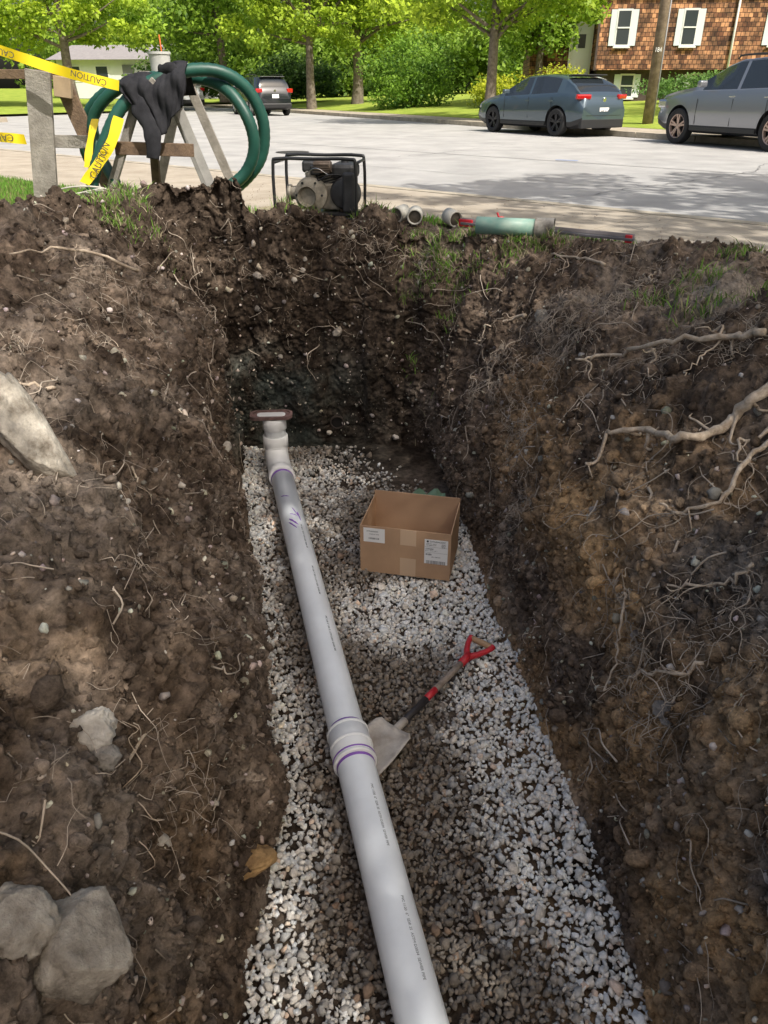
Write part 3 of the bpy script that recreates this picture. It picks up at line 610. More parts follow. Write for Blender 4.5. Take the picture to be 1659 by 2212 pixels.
# ============================================================ hose, sawhorses, jacket, tape
M_hose=mat('green_hose',(.015,.075,.055),.45,var=.25,vscale=5,spec=.5)
hs=empty('suction_hose')
def hose(P,r=.052,cr=12):
    P=catmull(P,cr); n_=len(P); rad=[r*(1+.03*(1 if i%2 else -1)) for i in range(n_)]; tube('hose_coil',P,rad,M_hose,hs,16)
hose([(-2.46,6.82,.16),(-2.40,6.85,.38),(-2.28,6.88,.62),(-2.12,6.92,.86),(-1.9,6.98,1.03),(-1.62,7.05,1.12),(-1.34,7.12,1.12),(-1.14,7.2,1.0),(-1.03,7.25,.77),(-1.06,7.28,.5),(-1.22,7.28,.3),(-1.45,7.26,.17),(-1.8,7.3,.13),(-2.2,7.4,.12),(-2.5,7.5,.26),(-2.66,7.5,.48),(-2.62,7.48,.74),(-2.42,7.42,.94),(-2.12,7.34,1.04),(-1.8,7.3,1.08),(-1.5,7.25,1.07),(-1.28,7.16,.98),(-1.13,7.1,.78),(-1.10,7.12,.56),(-1.2,7.15,.36),(-1.4,7.12,.22)],.05,10)
hose([(-2.28,7.0,.3),(-2.42,7.15,.5),(-2.46,7.2,.75),(-2.3,7.15,.93),(-2.05,7.1,1.05),(-1.85,7.1,1.08)],.046,8)
lathe('strainer',[(0,0),(.07,0),(.085,.02),(.085,.1),(.055,.12),(.052,.2)],mat('strainer',(.03,.035,.03),.6,bump=.5,bscale=50),hs,(-2.48,6.8,.06),(R(6),R(12),0),24)
M_rope=mat('rope',(.5,.48,.42),.8)
for j in range(4):
    P=[(-2.46+.16*math.cos(t_)*(1+.1*j),6.68+.07*math.sin(t_)+.01*j,.20+.05*math.sin(t_+j)+.02*j) for t_ in np.linspace(0,2*math.pi,14)]
    tube('rope',P,.007,M_rope,hs,6,cr=3)
def plank(nm,p,q,w_,th_,m,par,yaw=0):
    p=Vector(p);q=Vector(q); L_=(q-p).length; o=box(nm,(w_,th_,L_),(p+q)/2,m,par,bev=.004)
    z=(q-p).normalized(); y=Vector((math.sin(yaw),math.cos(yaw),0)); x=y.cross(z).normalized(); y=z.cross(x)
    o.rotation_euler=Matrix((x,y,z)).transposed().to_euler(); return o
s1=empty('sawhorse')
plank('leg_a',(-2.98,7.15,.0),(-2.82,7.15,1.13),.20,.04,M_wood,s1); 
plank('leg_b',(-2.38,7.25,.12),(-2.66,7.22,1.04),.14,.04,M_woodb,s1); plank('brace',(-2.93,7.21,.61),(-2.44,7.19,.60),.10,.035,M_wood,s1,0); 
plank('top_rail',(-4.6,7.62,1.12),(-2.66,7.19,1.10),.07,.04,M_woodb,s1); plank('top_block',(-2.70,7.13,1.02),(-2.56,7.13,1.0),.15,.05,mat('cut_wood',(.38,.28,.18),.8,var=.2),s1)
plank('leg_c',(-4.4,7.4,.0),(-4.3,7.55,1.1),.14,.04,M_wood,s1); plank('leg_d',(-4.7,7.9,.0),(-4.45,7.65,1.08),.14,.04,M_wood,s1)
s2=empty('sawhorse')
M_gw=mat('grey_wood',(.28,.27,.25),.85,var=.2,vscale=8)
plank('leg_a',(-2.43,6.98,.03),(-1.95,7.0,1.02),.075,.035,M_wood,s2,.3); plank('leg_b',(-1.40,6.98,.08),(-1.74,7.02,1.04),.075,.035,M_gw,s2,-.2)
plank('leg_b2',(-1.50,7.2,.08),(-1.78,7.1,1.0),.06,.035,M_gw,s2,-.2); plank('leg_c',(-2.08,7.5,.1),(-1.95,7.2,.95),.075,.035,M_woodb,s2,.2)
plank('brace',(-2.23,6.97,.57),(-1.58,6.99,.55),.10,.035,M_woodb,s2); plank('top_rail',(-1.86,6.93,1.0),(-1.84,8.2,1.02),.09,.14,M_wood,s2); 
plank('leg_e',(-2.3,8.2,.0),(-1.9,8.1,1.0),.085,.035,M_wood,s2); plank('leg_f',(-1.45,8.2,.0),(-1.8,8.1,1.0),.085,.035,M_wood,s2)
bk=empty('bucket',(-2.03,8.0,1.0)); plank('shelf',(-2.2,8.0,1.03),(-1.8,8.0,1.03),.2,.025,M_wood,bk).location=Vector((-.0,0,.04)); 
lathe('pail',[(0,.055),(.075,.055),(.095,.27),(.102,.27),(.102,.29),(.09,.29),(.085,.08),(0,.08)],mat('bucket_plastic',(.55,.55,.53),.5,var=.15),bk,(0,0,.0),(0,0,0),24)
tube('stick',[(.03,0,.1),(.02,0,.42)],.006,mat('orange_paint',(.7,.12,.02),.6),bk,6)
# jacket
M_cloth=mat('dark_cloth',(.03,.03,.034),.95,var=.3,vscale=10,bump=.3,bscale=150,spec=.1)
jk=empty('jacket')
nu,nv=60,44; V=[];F=[]
for i in range(nv):
    t_=i/(nv-1)
    for j in range(nu):
        s_=j/(nu-1)
        x=-2.12+.54*s_
        crest=1.07+.11*s_+.02*math.sin(s_*9)
        hem=float(np.interp(s_,[0,.12,.25,.42,.5,.62,.8,1],[.95,.86,.80,.76,.66,.68,.80,.88]))
        if t_<.35: u_=t_/.35; y=7.20-.16*u_; z=.95+(crest-.95)*math.sin(u_*math.pi/2)
        else: u_=(t_-.35)/.65; y=7.04-.16*math.sin(min(1,u_*2.5)*math.pi/2); z=crest-(crest-hem)*u_**1.1
        x+=.015*math.sin(7*u_+4*s_)*u_-.06*u_*(s_-.5)+.02
        fold=.016*math.sin(s_*24+3*math.sin(t_*4))*(.3+t_)+.005*math.sin(s_*61+t_*7)
        V.append((x,y+fold,z))
for i in range(nv-1):
    for j in range(nu-1): q_=i*nu+j; F.append((q_,q_+1,q_+nu+1,q_+nu))
o=mkobj('body',V,F,M_cloth,True,jk); md=o.modifiers.new('s','SOLIDIFY'); md.thickness=.008
def sleeve(P,r):
    P=catmull(P,8); V,F,s_=tube_geo(P,list(np.interp(np.linspace(0,1,len(P)),np.linspace(0,1,len(r)),r)),24); Va=np.array([v[:] for v in V]); 
    dd=.022*fbm(Va,12,2,5); c=np.repeat(np.array([p[:] for p in P]),24,0); dirn=(Va-c); dirn/=np.linalg.norm(dirn,axis=1)[:,None]+1e-9; Va=Va+dirn*dd[:,None]; Va[:,1]=c[:,1]+(Va[:,1]-c[:,1])*.5
    mkobj('sleeve',Va.tolist(),F+[tuple(range(24))[::-1],tuple(range(len(V)-24,len(V)))],M_cloth,True,jk)
sleeve([(-1.97,6.95,.98),(-1.94,6.87,.84),(-1.87,6.84,.70),(-1.88,6.83,.58),(-1.89,6.83,.50)],[.07,.07,.06,.055,.05])
sleeve([(-1.78,7.0,1.13),(-1.66,6.95,1.12),(-1.62,6.93,1.02),(-1.66,6.92,.93)],[.05,.05,.045,.035])
# caution tape
M_tapey=mat('yellow_tape',(.85,.64,.02),.35,spec=.5)
ct=empty('caution_tape')
def ribbon(P,w_,wd):
    P=catmull(P,8); V=[];F=[]
    for i,p in enumerate(P):
        wv=Vector(wd).normalized()*w_/2; wv=wv+Vector((0,.01*math.sin(i*.7),0)); V+=[p-wv,p+wv]
    for i in range(len(P)-1): F.append((2*i,2*i+1,2*i+3,2*i+2))
    mkobj('strip',V,F,M_tapey,True,ct)
ribbon([(-3.9,7.3,1.50),(-3.3,7.1,1.34),(-2.95,7.0,1.24),(-2.5,6.92,1.11),(-2.1,6.9,1.02)],.075,(.25,0,1))
for (x,y,z) in ((-3.05,6.99,1.265),(-2.32,6.88,1.075)):
    text('lettering','CAUTION',.062,(x,y-.012,z),(R(90),R(180+15),0),M_ink,ct,ext=.0005)
ribbon([(-4.5,7.4,.60),(-3.6,7.1,.66),(-3.2,7.06,.645),(-2.98,7.02,.63)],.075,(0,0,1)); text('lettering','CAU',.075,(-3.16,7.035,.645),(R(90),R(180),0),M_ink,ct)
ribbon([(-2.12,6.84,.80),(-2.2,6.80,.62),(-2.33,6.78,.46),(-2.46,6.76,.32)],.085,(1,0,-.35)); text('lettering','CAUTION',.085,(-2.30,6.755,.49),(R(90),R(-58),0),M_ink,ct,sx=.8)
ribbon([(-2.40,7.1,.78),(-2.46,7.05,.6),(-2.50,7.0,.42)],.06,(1,0,0))
# ============================================================ pump with roll frame
pu=empty('water_pump',(-.52,6.72,.06),R(-8))
M_fr=mat('frame_black',(.02,.02,.022),.4,var=.3); M_al=mat('dirty_aluminium',(.30,.27,.22),.6,metal=.2,var=.35,vscale=14,bump=.4,bscale=40); M_en=mat('engine_black',(.03,.03,.032),.5,var=.5,vscale=14,bump=.2)
fw,fdp,fh=.66,.42,.46
for y_ in (-fdp/2,fdp/2):
    tube('frame_hoop',[(-fw/2+.02,y_,.0),(-fw/2,y_,.05),(-fw/2,y_,fh-.05),(-fw/2+.05,y_,fh),(0,y_,fh),(fw/2-.05,y_,fh),(fw/2,y_,fh-.05),(fw/2,y_,.05),(fw/2-.02,y_,0)],.013,M_fr,pu,10,cr=4)
    tube('frame_foot',[(-fw/2,y_,.02),(fw/2,y_,.02)],.013,M_fr,pu,10)
for x_ in (-fw/2,fw/2):
    tube('frame_cross',[(x_,-fdp/2,fh-.03),(x_,fdp/2,fh-.03)],.012,M_fr,pu,8); tube('frame_cross',[(x_,-fdp/2,.03),(x_,fdp/2,.03)],.012,M_fr,pu,8)
box('skid',(.5,.34,.015),(.02,0,.05),M_fr,pu)
lathe('volute',[(0,-.07),(.10,-.07),(.13,-.05),(.135,0),(.13,.05),(.09,.07),(0,.075)],M_al,pu,(-.06,-.08,.19),(R(90),0,R(8)),28)
lathe('volute_hub',[(0,0),(.06,0),(.07,.02),(.075,.05)],M_al,pu,(-.06,-.2,.19),(R(90),0,0),20)
for k_ in range(6):
    a_=k_*math.pi/3; lathe('bolt',[(0,.012),(.01,.012),(.01,0)],M_fr,pu,(-.06+.105*math.cos(a_),-.152,.19+.105*math.sin(a_)),(R(90),0,0),6)
tube('suction_port',[(-.15,-.08,.2),(-.24,-.08,.2)],[.055,.05],M_al,pu,18); tube('suction_collar',[(-.22,-.08,.2),(-.25,-.08,.2)],.062,M_al,pu,18)
tube('discharge_port',[(-.06,-.06,.28),(-.06,-.06,.36)],[.05,.045],M_al,pu,18)
box('crankcase',(.24,.24,.2),(.12,.06,.17),M_al,pu,bev=.02)
box('cylinder_block',(.18,.16,.14),(.06,.08,.31),M_en,pu,(0,R(-15),0),bev=.015)
for k_ in range(7): box('cooling_fin',(.20,.18,.006),(.06-.003*k_,.08,.25+.020*k_),M_al,pu,(0,R(-15),0))
box('fuel_tank',(.20,.26,.12),(.20,.06,.36),M_en,pu,bev=.035); lathe('fuel_cap',[(0,.02),(.03,.02),(.032,0)],M_fr,pu,(.2,.04,.42),(0,0,0),16)
lathe('recoil_starter',[(0,.06),(.06,.06),(.11,.045),(.125,.01),(.125,-.02)],M_en,pu,(.22,-.06,.2),(R(90),0,0),28)
box('side_cover',(.10,.05,.30),(.26,-.13,.21),M_en,pu,bev=.02)
box('carburettor',(.08,.08,.07),(-.02,-.08,.37),M_fr,pu,(0,0,.2),bev=.01); box('air_cleaner',(.13,.11,.09),(-.08,.02,.39),M_en,pu,(0,0,.1),bev=.02)
M_muf=mat('rusty_muffler',(.12,.09,.07),.7,metal=.3,var=.4,vscale=16)
lathe('muffler',[(0,.07),(.04,.07),(.048,.055),(.048,-.055),(.04,-.07),(0,-.07)],M_muf,pu,(.04,-.07,.395),(0,R(90),0),18)
for k_ in range(5): box('guard_bar',(.13,.006,.006),(.04,-.125,.36+.018*k_),M_muf,pu)
tube('fuel_line',[(.2,-.05,.33),(.1,-.14,.34),(.02,-.14,.3),(-.01,-.08,.33)],.006,M_fr,pu,6,cr=5); tube('throttle_link',[(-.1,-.1,.34),(.0,-.15,.39),(.1,-.14,.34)],.004,M_chrome,pu,6,cr=5)
# ============================================================ things on the verge
tp=empty('green_pipe'); M_teal=mat('green_pvc',(.17,.34,.28),.5,col2=(.30,.40,.33),vscale=10,bump=.1); 
tube('pipe',[(.70,6.06,.10),(1.13,5.93,.10)],.062,M_teal,tp,24); tube('pipe_end',[(1.12,5.935,.10),(1.25,5.895,.10)],.073,mat('dirty_collar',(.45,.42,.37),.7,col2=(.14,.12,.10),vscale=14),tp,24,caps=False)
M_gpvc=mat('grey_pvc',(.42,.40,.35),.6,col2=(.60,.58,.52),vscale=12); M_inn=mat('dark_inner',(.12,.10,.08),.8)
for (x,y,s_) in ((.10,6.72,0),(.25,6.60,1),(.58,6.48,2)):
    pe=empty('pipe_fitting'); d_=Vector((-.6+.5*s_,-.85,-.1)).normalized()
    c_=Vector((x,y,.08)); V1=tube('collar',[c_-d_*.13,c_+d_*.0],.062,M_gpvc,pe,24,caps=False)
    md=V1.modifiers.new('s','SOLIDIFY'); md.thickness=.010
    tube('inner',[c_-d_*.11,c_-d_*.02],.050,M_inn,pe,20)
lv=empty('spirit_level'); p=Vector((.62,6.44,.06)); q_=Vector((1.80,5.72,.05)); dd_=(q_-p).normalized()
M_lev=mat('level_grey',(.15,.14,.15),.5,metal=.3,var=.2)
plank('web',p,q_,.02,.045,M_lev,lv); plank('flange_top',p+Vector((0,0,.026)),q_+Vector((0,0,.026)),.028,.006,mat('level_top',(.28,.25,.25),.5,var=.2),lv)
for t_,l_ in ((.03,.12),(.53,.05),(.97,.05)):
    c_=p+(q_-p)*t_; box('end_cap',(l_,.032,.056),c_+Vector((0,0,.003)),M_redp,lv,(0,0,math.atan2(dd_.y,dd_.x)),bev=.006)
for (x,y) in ((.92,6.55),(1.20,6.22)):
    cl_=empty('red_clamp'); tube('arm',[(x-.05,y,.03),(x-.01,y,.07),(x+.05,y+.02,.08),(x+.09,y,.03)],.010,M_redp,cl_,8,cr=4); tube('handle',[(x+.02,y,.07),(x+.0,y+.02,.12)],.008,M_redp,cl_,8)
# ============================================================ foliage
def leaves(name,blobs,n,size,parent,seed,base=(.17,.27,.035),dark=(.03,.075,.012),ncl=26,spread=.28,m=None):
    rs=np.random.default_rng(seed); vol=np.array([b[3]*b[4]*b[5] for b in blobs])**.8; pr=vol/vol.sum(); C=[];S_=[]
    for b,p_ in zip(blobs,pr):
        k=max(4,int(ncl*len(blobs)*p_)); d=rs.normal(size=(k,3)); d/=np.linalg.norm(d,axis=1)[:,None]; rad=rs.uniform(.35,1,(k,1))**.5
        C.append(np.array(b[:3])+d*rad*np.array(b[3:])); S_.append(np.full((k,3),1.)*np.array(b[3:])*spread*rs.uniform(.6,1.2,(k,1)))
    C=np.concatenate(C);S_=np.concatenate(S_); K=len(C); w_=rs.integers(0,K,n); ctone=rs.uniform(.0,1.,K)
    q=rs.normal(size=(n,3)); r_=np.linalg.norm(q,axis=1)[:,None]; q=q/r_*np.minimum(r_,1.7); pos=C[w_]+q*S_[w_]
    nrm=rs.normal(size=(n,3)); nrm[:,2]=np.abs(nrm[:,2])+.3; nrm[:,1]-=.35; nrm/=np.linalg.norm(nrm,axis=1)[:,None]
    t1=np.cross(nrm,rs.normal(size=(n,3))); t1/=np.linalg.norm(t1,axis=1)[:,None]; t2=np.cross(nrm,t1); sz=size*rs.uniform(.6,1.35,(n,1))
    V=np.stack([pos-t1*sz*.55,pos-t2*sz*.33+nrm*sz*.08,pos+t1*sz*.55,pos+t2*sz*.33+nrm*sz*.08],1).reshape(-1,3); F=np.arange(4*n).reshape(n,4)
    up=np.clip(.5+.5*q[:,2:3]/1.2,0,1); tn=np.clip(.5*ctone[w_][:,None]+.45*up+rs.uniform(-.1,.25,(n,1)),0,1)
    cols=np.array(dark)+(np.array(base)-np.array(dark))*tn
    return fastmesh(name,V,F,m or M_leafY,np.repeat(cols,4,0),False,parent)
def tree(name,base,h,tr,blobs,n,size,seed,lean=(0,0),base_c=(.17,.27,.035),dark=(.03,.075,.012),ncl=26,spread=.28,fork=.45):
    rs=random.Random(seed); e=empty(name,base); B=Vector(base)
    if base[1]>28: blobs=[(b[0],b[1],b[2]-(.75 if b[2]<5.7 and b[2]>4 else 0),*b[3:]) for b in blobs]
    top=Vector((lean[0],lean[1],h)); P=[(0,0,-.3),(rs.uniform(-.3,.3)*tr,0,h*.15),(lean[0]*.3,lean[1]*.3,h*.4),(lean[0]*.7,lean[1]*.7,h*.7),top]
    tube('trunk',P,[tr*1.5,tr,tr*.85,tr*.5,tr*.15],M_bark,e,12,cr=6)
    lb=[(b[0]-B.x,b[1]-B.y,b[2]-B.z,*b[3:]) for b in blobs]
    for b in lb:
        for k in range(2):
            f_=rs.uniform(fork,.75); s_=Vector((lean[0]*f_,lean[1]*f_,h*f_)); en=Vector((b[0]+rs.uniform(-.5,.5)*b[3],b[1]+rs.uniform(-.5,.5)*b[4],b[2]+rs.uniform(-.2,.6)*b[5]))
            if base[1]>28: s_=s_*.62
            md_=(s_+en)/2+Vector((rs.uniform(-.2,.2),rs.uniform(-.2,.2),-.05))*h*.1
            tube('limb',[s_,md_,en],[tr*.4,tr*.25,tr*.06],M_bark,e,7,cr=5)
    leaves('crown',lb,n,size,e,seed,base_c,dark,ncl,spread)
    return e
YG=dict(base_c=(.56,.70,.06),dark=(.16,.28,.03)); MG=dict(base_c=(.38,.56,.06),dark=(.08,.17,.025))
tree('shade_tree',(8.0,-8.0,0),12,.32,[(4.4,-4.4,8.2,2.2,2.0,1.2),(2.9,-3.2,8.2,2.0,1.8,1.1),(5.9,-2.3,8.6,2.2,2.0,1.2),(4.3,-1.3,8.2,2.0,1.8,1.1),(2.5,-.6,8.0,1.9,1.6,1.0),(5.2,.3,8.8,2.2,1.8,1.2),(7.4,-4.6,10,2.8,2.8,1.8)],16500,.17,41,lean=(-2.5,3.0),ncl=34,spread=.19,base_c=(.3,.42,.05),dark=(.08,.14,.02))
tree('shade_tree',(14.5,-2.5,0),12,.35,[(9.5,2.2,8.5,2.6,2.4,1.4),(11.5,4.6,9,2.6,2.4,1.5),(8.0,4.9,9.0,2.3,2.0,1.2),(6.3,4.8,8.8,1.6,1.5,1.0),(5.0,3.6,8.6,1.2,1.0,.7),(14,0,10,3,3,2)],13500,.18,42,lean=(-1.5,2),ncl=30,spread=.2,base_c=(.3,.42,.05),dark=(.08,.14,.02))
def gz(x,y): return gzfar(x,y)
tree('maple_tree',(-3.85,46,gz(-3.85,46)),9,.21,[(-4.2,46,5.2,3.0,2.4,1.7),(-6.4,45.5,4.4,1.8,1.6,1.2),(-1.8,46.5,4.9,2.0,1.6,1.6),(-4,46,7.5,3.2,3,2.2),(-.6,45.5,6.6,2,2,1.5),(-3.0,44.8,3.9,1.2,1.0,.7),(-6.5,45,5.9,2,2,1.3)],15000,.21,51,ncl=20,spread=.2,**YG)
tree('maple_tree',(-1.5,48,gz(-1.5,48)),9,.26,[(-.5,48,5.2,2.4,2.2,1.6),(-2,49,6.5,3,3,2),(1.8,48,5.2,2,2,1.4)],10000,.23,52,**YG)
tree('maple_tree',(3.62,29.5,gz(3.62,29.5)),8,.17,[(3.2,29.5,4.5,2.5,2.1,1.25),(1.2,29.3,4.6,1.5,1.4,.9),(5.4,29.3,4.4,1.7,1.6,1.0),(3.5,29.5,6.4,2.8,2.5,1.7),(6.2,29.0,4.5,1.3,1.3,.9),(4.6,28.8,3.5,.9,.9,.45)],15000,.17,53,lean=(.1,.2),ncl=22,spread=.2,**YG)
tree('maple_tree',(6.6,37.5,gz(6.6,37.5)),8,.15,[(6.2,37.5,3.3,1.4,1.3,1.1),(7.0,37.3,4.05,.9,1.2,1.2),(6.6,37.5,6,2.2,2,1.5),(5.4,37.5,4.6,1.3,1.2,1.0)],9000,.18,58,**MG)
tree('maple_tree',(-9.2,50,.6),9,.22,[(-9.4,50,4.6,3.2,2.4,1.9),(-12,49,4.9,2.3,2.2,1.7),(-9,50,7.2,3.2,3,2.2),(-7.6,48,3.5,1.5,1.3,.8)],12000,.24,54,**MG)
tree('maple_tree',(-16.5,46,.2),9,.24,[(-17,46,4.6,3.0,2.2,1.3),(-20,46,4.9,2.6,2.2,1.5),(-14,46,4.9,2.4,2.2,1.4),(-17,46,7,3.4,3,2)],13000,.22,55,ncl=20,spread=.2,**YG)
tree('maple_tree',(-24,50,.4),9,.25,[(-24,50,4.7,3.0,2.4,1.7),(-27,50,5.2,3,2.4,2),(-22,49,6.6,3,3,2),(-30,52,4.5,3,3,2.4)],11000,.26,56,**YG)
tree('oak_tree',(15.3,24.6,gz(15.3,24.6)),9,.2,[(13.2,25.2,4.9,1.6,1.4,1.1),(11.3,25,4.6,1.1,1.2,.7),(14.5,24.8,4.6,1.9,1.5,1.3),(13.8,24.8,7,2.6,2.3,1.6),(12.4,24.6,3.5,.9,.8,.6)],12000,.14,57,**MG)
rs_=random.Random(5); bl=[]
for i in range(30):
    x=-62+i*3.6+rs_.uniform(-1.5,1.5); y=78+rs_.uniform(-6,8)-(max(0,x)*.35); bl.append((x,y,rs_.uniform(3.0,5.0),3.8,3,3.2)); bl.append((x+1,y+3,rs_.uniform(8,11),4.2,3.2,3.6))
leaves('distant_trees',bl,60000,.5,None,60,(.42,.60,.07),(.09,.17,.03),ncl=18,spread=.32)
bl=[(x,62+rs_.uniform(-3,3),2.2+rs_.uniform(0,1),2.6,2,2.0) for x in np.arange(-12,9,1.9)]
leaves('distant_trees.001',bl,26000,.36,None,61,(.32,.48,.06),(.05,.11,.02),ncl=18,spread=.3)
def bush(name,loc,r,n,size,seed,**k):
    e=empty(name,loc); leaves('foliage',[(0,0,r[2]*.85,r[0],r[1],r[2]),(r[0]*.35,0,r[2]*.6,r[0]*.6,r[1]*.8,r[2]*.6),(-r[0]*.4,-.1,r[2]*.55,r[0]*.6,r[1]*.8,r[2]*.6)],n,size,e,seed,k.get('base_c',(.1,.2,.03)),k.get('dark',(.02,.05,.01)),ncl=36,spread=.2)
    tube('stem',[(0,0,-.1),(.05,0,r[2]*.5),(0,.05,r[2])],[.06,.04,.02],M_bark,e,6)
bush('round_shrub',(1.45,41,gz(1.45,41)-.1),(2.3,1.8,1.65),10000,.13,70,base_c=(.28,.47,.05),dark=(.04,.11,.02))
bush('yellow_shrub',(5.3,37,gz(5.3,37)-.1),(1.6,1.2,.75),5000,.12,71,base_c=(.65,.68,.05),dark=(.22,.28,.03))
bush('yellow_shrub',(7.2,35.5,gz(7.2,35.5)-.1),(1.5,1.2,.8),4500,.12,72,base_c=(.60,.63,.05),dark=(.2,.26,.03))
bush('dark_shrub',(-5.5,54,.7),(3,1.5,1.1),6000,.2,73,base_c=(.14,.24,.05),dark=(.02,.06,.02))
bush('dark_shrub',(-13,56,.5),(3,1.6,1.3),6000,.22,74,base_c=(.2,.32,.05),dark=(.03,.08,.02))
bush('garden_plants',(12.2,33.3,.7),(2.6,.8,.45),5000,.10,75,base_c=(.2,.36,.08),dark=(.04,.1,.03))
bush('garden_plants',(15.0,30.0,.55),(1.6,.8,.8),4000,.11,76,base_c=(.2,.36,.08),dark=(.04,.1,.03))
# ============================================================ shingle house
def shingle_mat():
    m=bpy.data.materials.new('cedar_shingle'); m.use_nodes=True; nt=m.node_tree; N=nt.nodes; Lk=nt.links; b=N['Principled BSDF']; b.inputs['Roughness'].default_value=.85
    tc=N.new('ShaderNodeTexCoord'); mp=N.new('ShaderNodeMapping'); mp.inputs['Rotation'].default_value=(R(90),0,0); Lk.new(tc.outputs['Object'],mp.inputs[0])
    br=N.new('ShaderNodeTexBrick'); br.inputs['Scale'].default_value=1; br.inputs['Brick Width'].default_value=.17; br.inputs['Row Height'].default_value=.16; br.inputs['Mortar Size'].default_value=.010; br.inputs['Bias'].default_value=-.1
    br.inputs['Color1'].default_value=(.16,.07,.04,1); br.inputs['Color2'].default_value=(.66,.35,.19,1); br.inputs['Mortar'].default_value=(.03,.018,.012,1)
    Lk.new(mp.outputs[0],br.inputs[0]); n=N.new('ShaderNodeTexNoise'); n.inputs['Scale'].default_value=3; n.inputs['Detail'].default_value=6; Lk.new(tc.outputs['Object'],n.inputs[0])
    mx=N.new('ShaderNodeMix'); mx.data_type='RGBA'; mx.blend_type='MULTIPLY'; mx.inputs[0].default_value=.85; rp=N.new('ShaderNodeValToRGB'); rp.color_ramp.elements[0].position=.38; rp.color_ramp.elements[1].position=.62; rp.color_ramp.elements[0].color=(.25,.24,.24,1); rp.color_ramp.elements[1].color=(1.3,1.2,1.1,1)
    Lk.new(n.outputs['Fac'],rp.inputs[0]); Lk.new(br.outputs['Color'],mx.inputs[6]); Lk.new(rp.outputs[0],mx.inputs[7]); Lk.new(mx.outputs[2],b.inputs['Base Color'])
    bp=N.new('ShaderNodeBump'); bp.inputs['Strength'].default_value=.8; bp.inputs['Distance'].default_value=.02; bp.invert=True; Lk.new(br.outputs['Fac'],bp.inputs['Height']); Lk.new(bp.outputs[0],b.inputs['Normal'])
    return m
M_sh=shingle_mat(); M_dk=mat('dark_trim_shaded_wall',(.07,.05,.045),.85,var=.3,vscale=6); M_roof=mat('roof_shingle',(.09,.085,.08),.9,var=.3,vscale=8,bump=.4,bscale=30); M_win=mat('window_glass',(.05,.06,.07),.08,spec=.8)  # dark siding tone paints the overhang's shade onto the lower wall; corner trim shares it
M_shut=mat('shutter',(.66,.72,.76),.5)
hz=empty('shingle_house',(8.75,36.5,0),R(-6))
def hb(nm,x0,x1,y0,y1,z0,z1,m): return box(nm,(x1-x0,y1-y0,z1-z0),((x0+x1)/2,(y0+y1)/2,(z0+z1)/2),m,hz)
hb('upper_wall',0,11,0,7,1.68,4.95,M_sh); hb('lower_wall',.15,10.9,.45,6.9,.1,1.68,M_dk); hb('entry_wall',-2.6,-.003,1.3,6.8,.1,4.9,M_sh)
hb('entry_recess',-1.0,-.05,1.26,1.297,1.2,3.5,M_white); hb('door',-.85,-.15,1.22,1.257,1.25,3.25,mat('door_white',(.78,.8,.8),.4)); hb('door_panel_line',-.68,-.32,1.205,1.217,1.4,2.1,M_white); hb('door_light',-.65,-.35,1.205,1.217,2.5,3.0,M_win)
hb('entry_step',-1.3,-.02,.3,1.2,.2,1.2,M_conc)
hb('corner_trim',-.06,.03,-.03,.05,1.66,4.95,M_dk)
def windw(x,z,w_,h_,sh=True,y=0.0):
    hb('frame',x-w_/2-.06,x+w_/2+.06,y-.05,y-.003,z-h_/2-.07,z+h_/2+.07,M_white); hb('glass',x-w_/2,x+w_/2,y-.062,y-.052,z-h_/2,z+h_/2,M_win)
    hb('mid_rail',x-w_/2,x+w_/2,y-.085,y-.064,z-.025,z+.025,M_white)
    hb('sill',x-w_/2-.1,x+w_/2+.1,y-.12,y-.052,z-h_/2-.13,z-h_/2-.07,M_white)
    if sh:
        for s_ in (-1,1):
            c=x+s_*(w_/2+.18)
            hb('shutter',c-.115,c+.115,y-.04,y-.004,z-h_/2-.05,z+h_/2+.05,M_shut)
windw(.95,3.15,.48,1.15); windw(3.55,3.15,.48,1.15); windw(7.2,3.15,.9,1.15); windw(1.45,1.1,.48,.75,True,.45); windw(4.3,1.1,.48,.75,True,.45)
hb('fascia',-2.8,11.3,-.55,-.5,4.95,5.15,M_white); hb('soffit',-2.8,11.3,-.5,.0,4.96,5.0,M_white)
mkobj('roof',[(-2.9,-.6,5.1),(11.4,-.6,5.1),(11.4,3.5,7.1),(-2.9,3.5,7.1),(-2.9,7.6,5.1),(11.4,7.6,5.1)],[(0,1,2,3),(3,2,5,4),(0,3,4),(1,5,2)],M_roof,False,hz)
tube('downspout',[(5.3,-.08,5.0),(5.3,-.08,1.7),(5.3,.38,1.5),(5.3,.38,.3)],.045,M_white,hz,8)
# white house
wh=empty('white_house',(-22.3,60,0),R(-8))
def wb(nm,x0,x1,y0,y1,z0,z1,m): return box(nm,(x1-x0,y1-y0,z1-z0),((x0+x1)/2,(y0+y1)/2,(z0+z1)/2),m,wh)
M_wsd=mat('white_siding',(.75,.76,.76),.6,var=.04); M_gr=mat('grey_roof',(.27,.25,.25),.9,var=.15)
wb('walls',0,8.5,0,7,.4,2.75,M_wsd)
mkobj('roof',[(-.5,-.5,2.7),(9,-.5,2.7),(9,3.5,3.7),(-.5,3.5,3.7),(9,7.5,2.7),(-.5,7.5,2.7)],[(0,1,2,3),(3,2,4,5),(0,3,5),(1,4,2)],M_gr,False,wh)
for x_ in (1.2,3.2,6.8): wb('window',x_-.4,x_+.4,-.05,-.033,1.5,2.3,M_win); wb('window_trim',x_-.5,x_+.5,-.03,-.002,1.4,2.4,M_white)
wb('door',4.7,5.5,-.06,-.003,.6,2.4,mat('grey_door',(.2,.2,.22),.5)); wb('wing',8.503,12,1,6,.4,2.5,M_wsd)
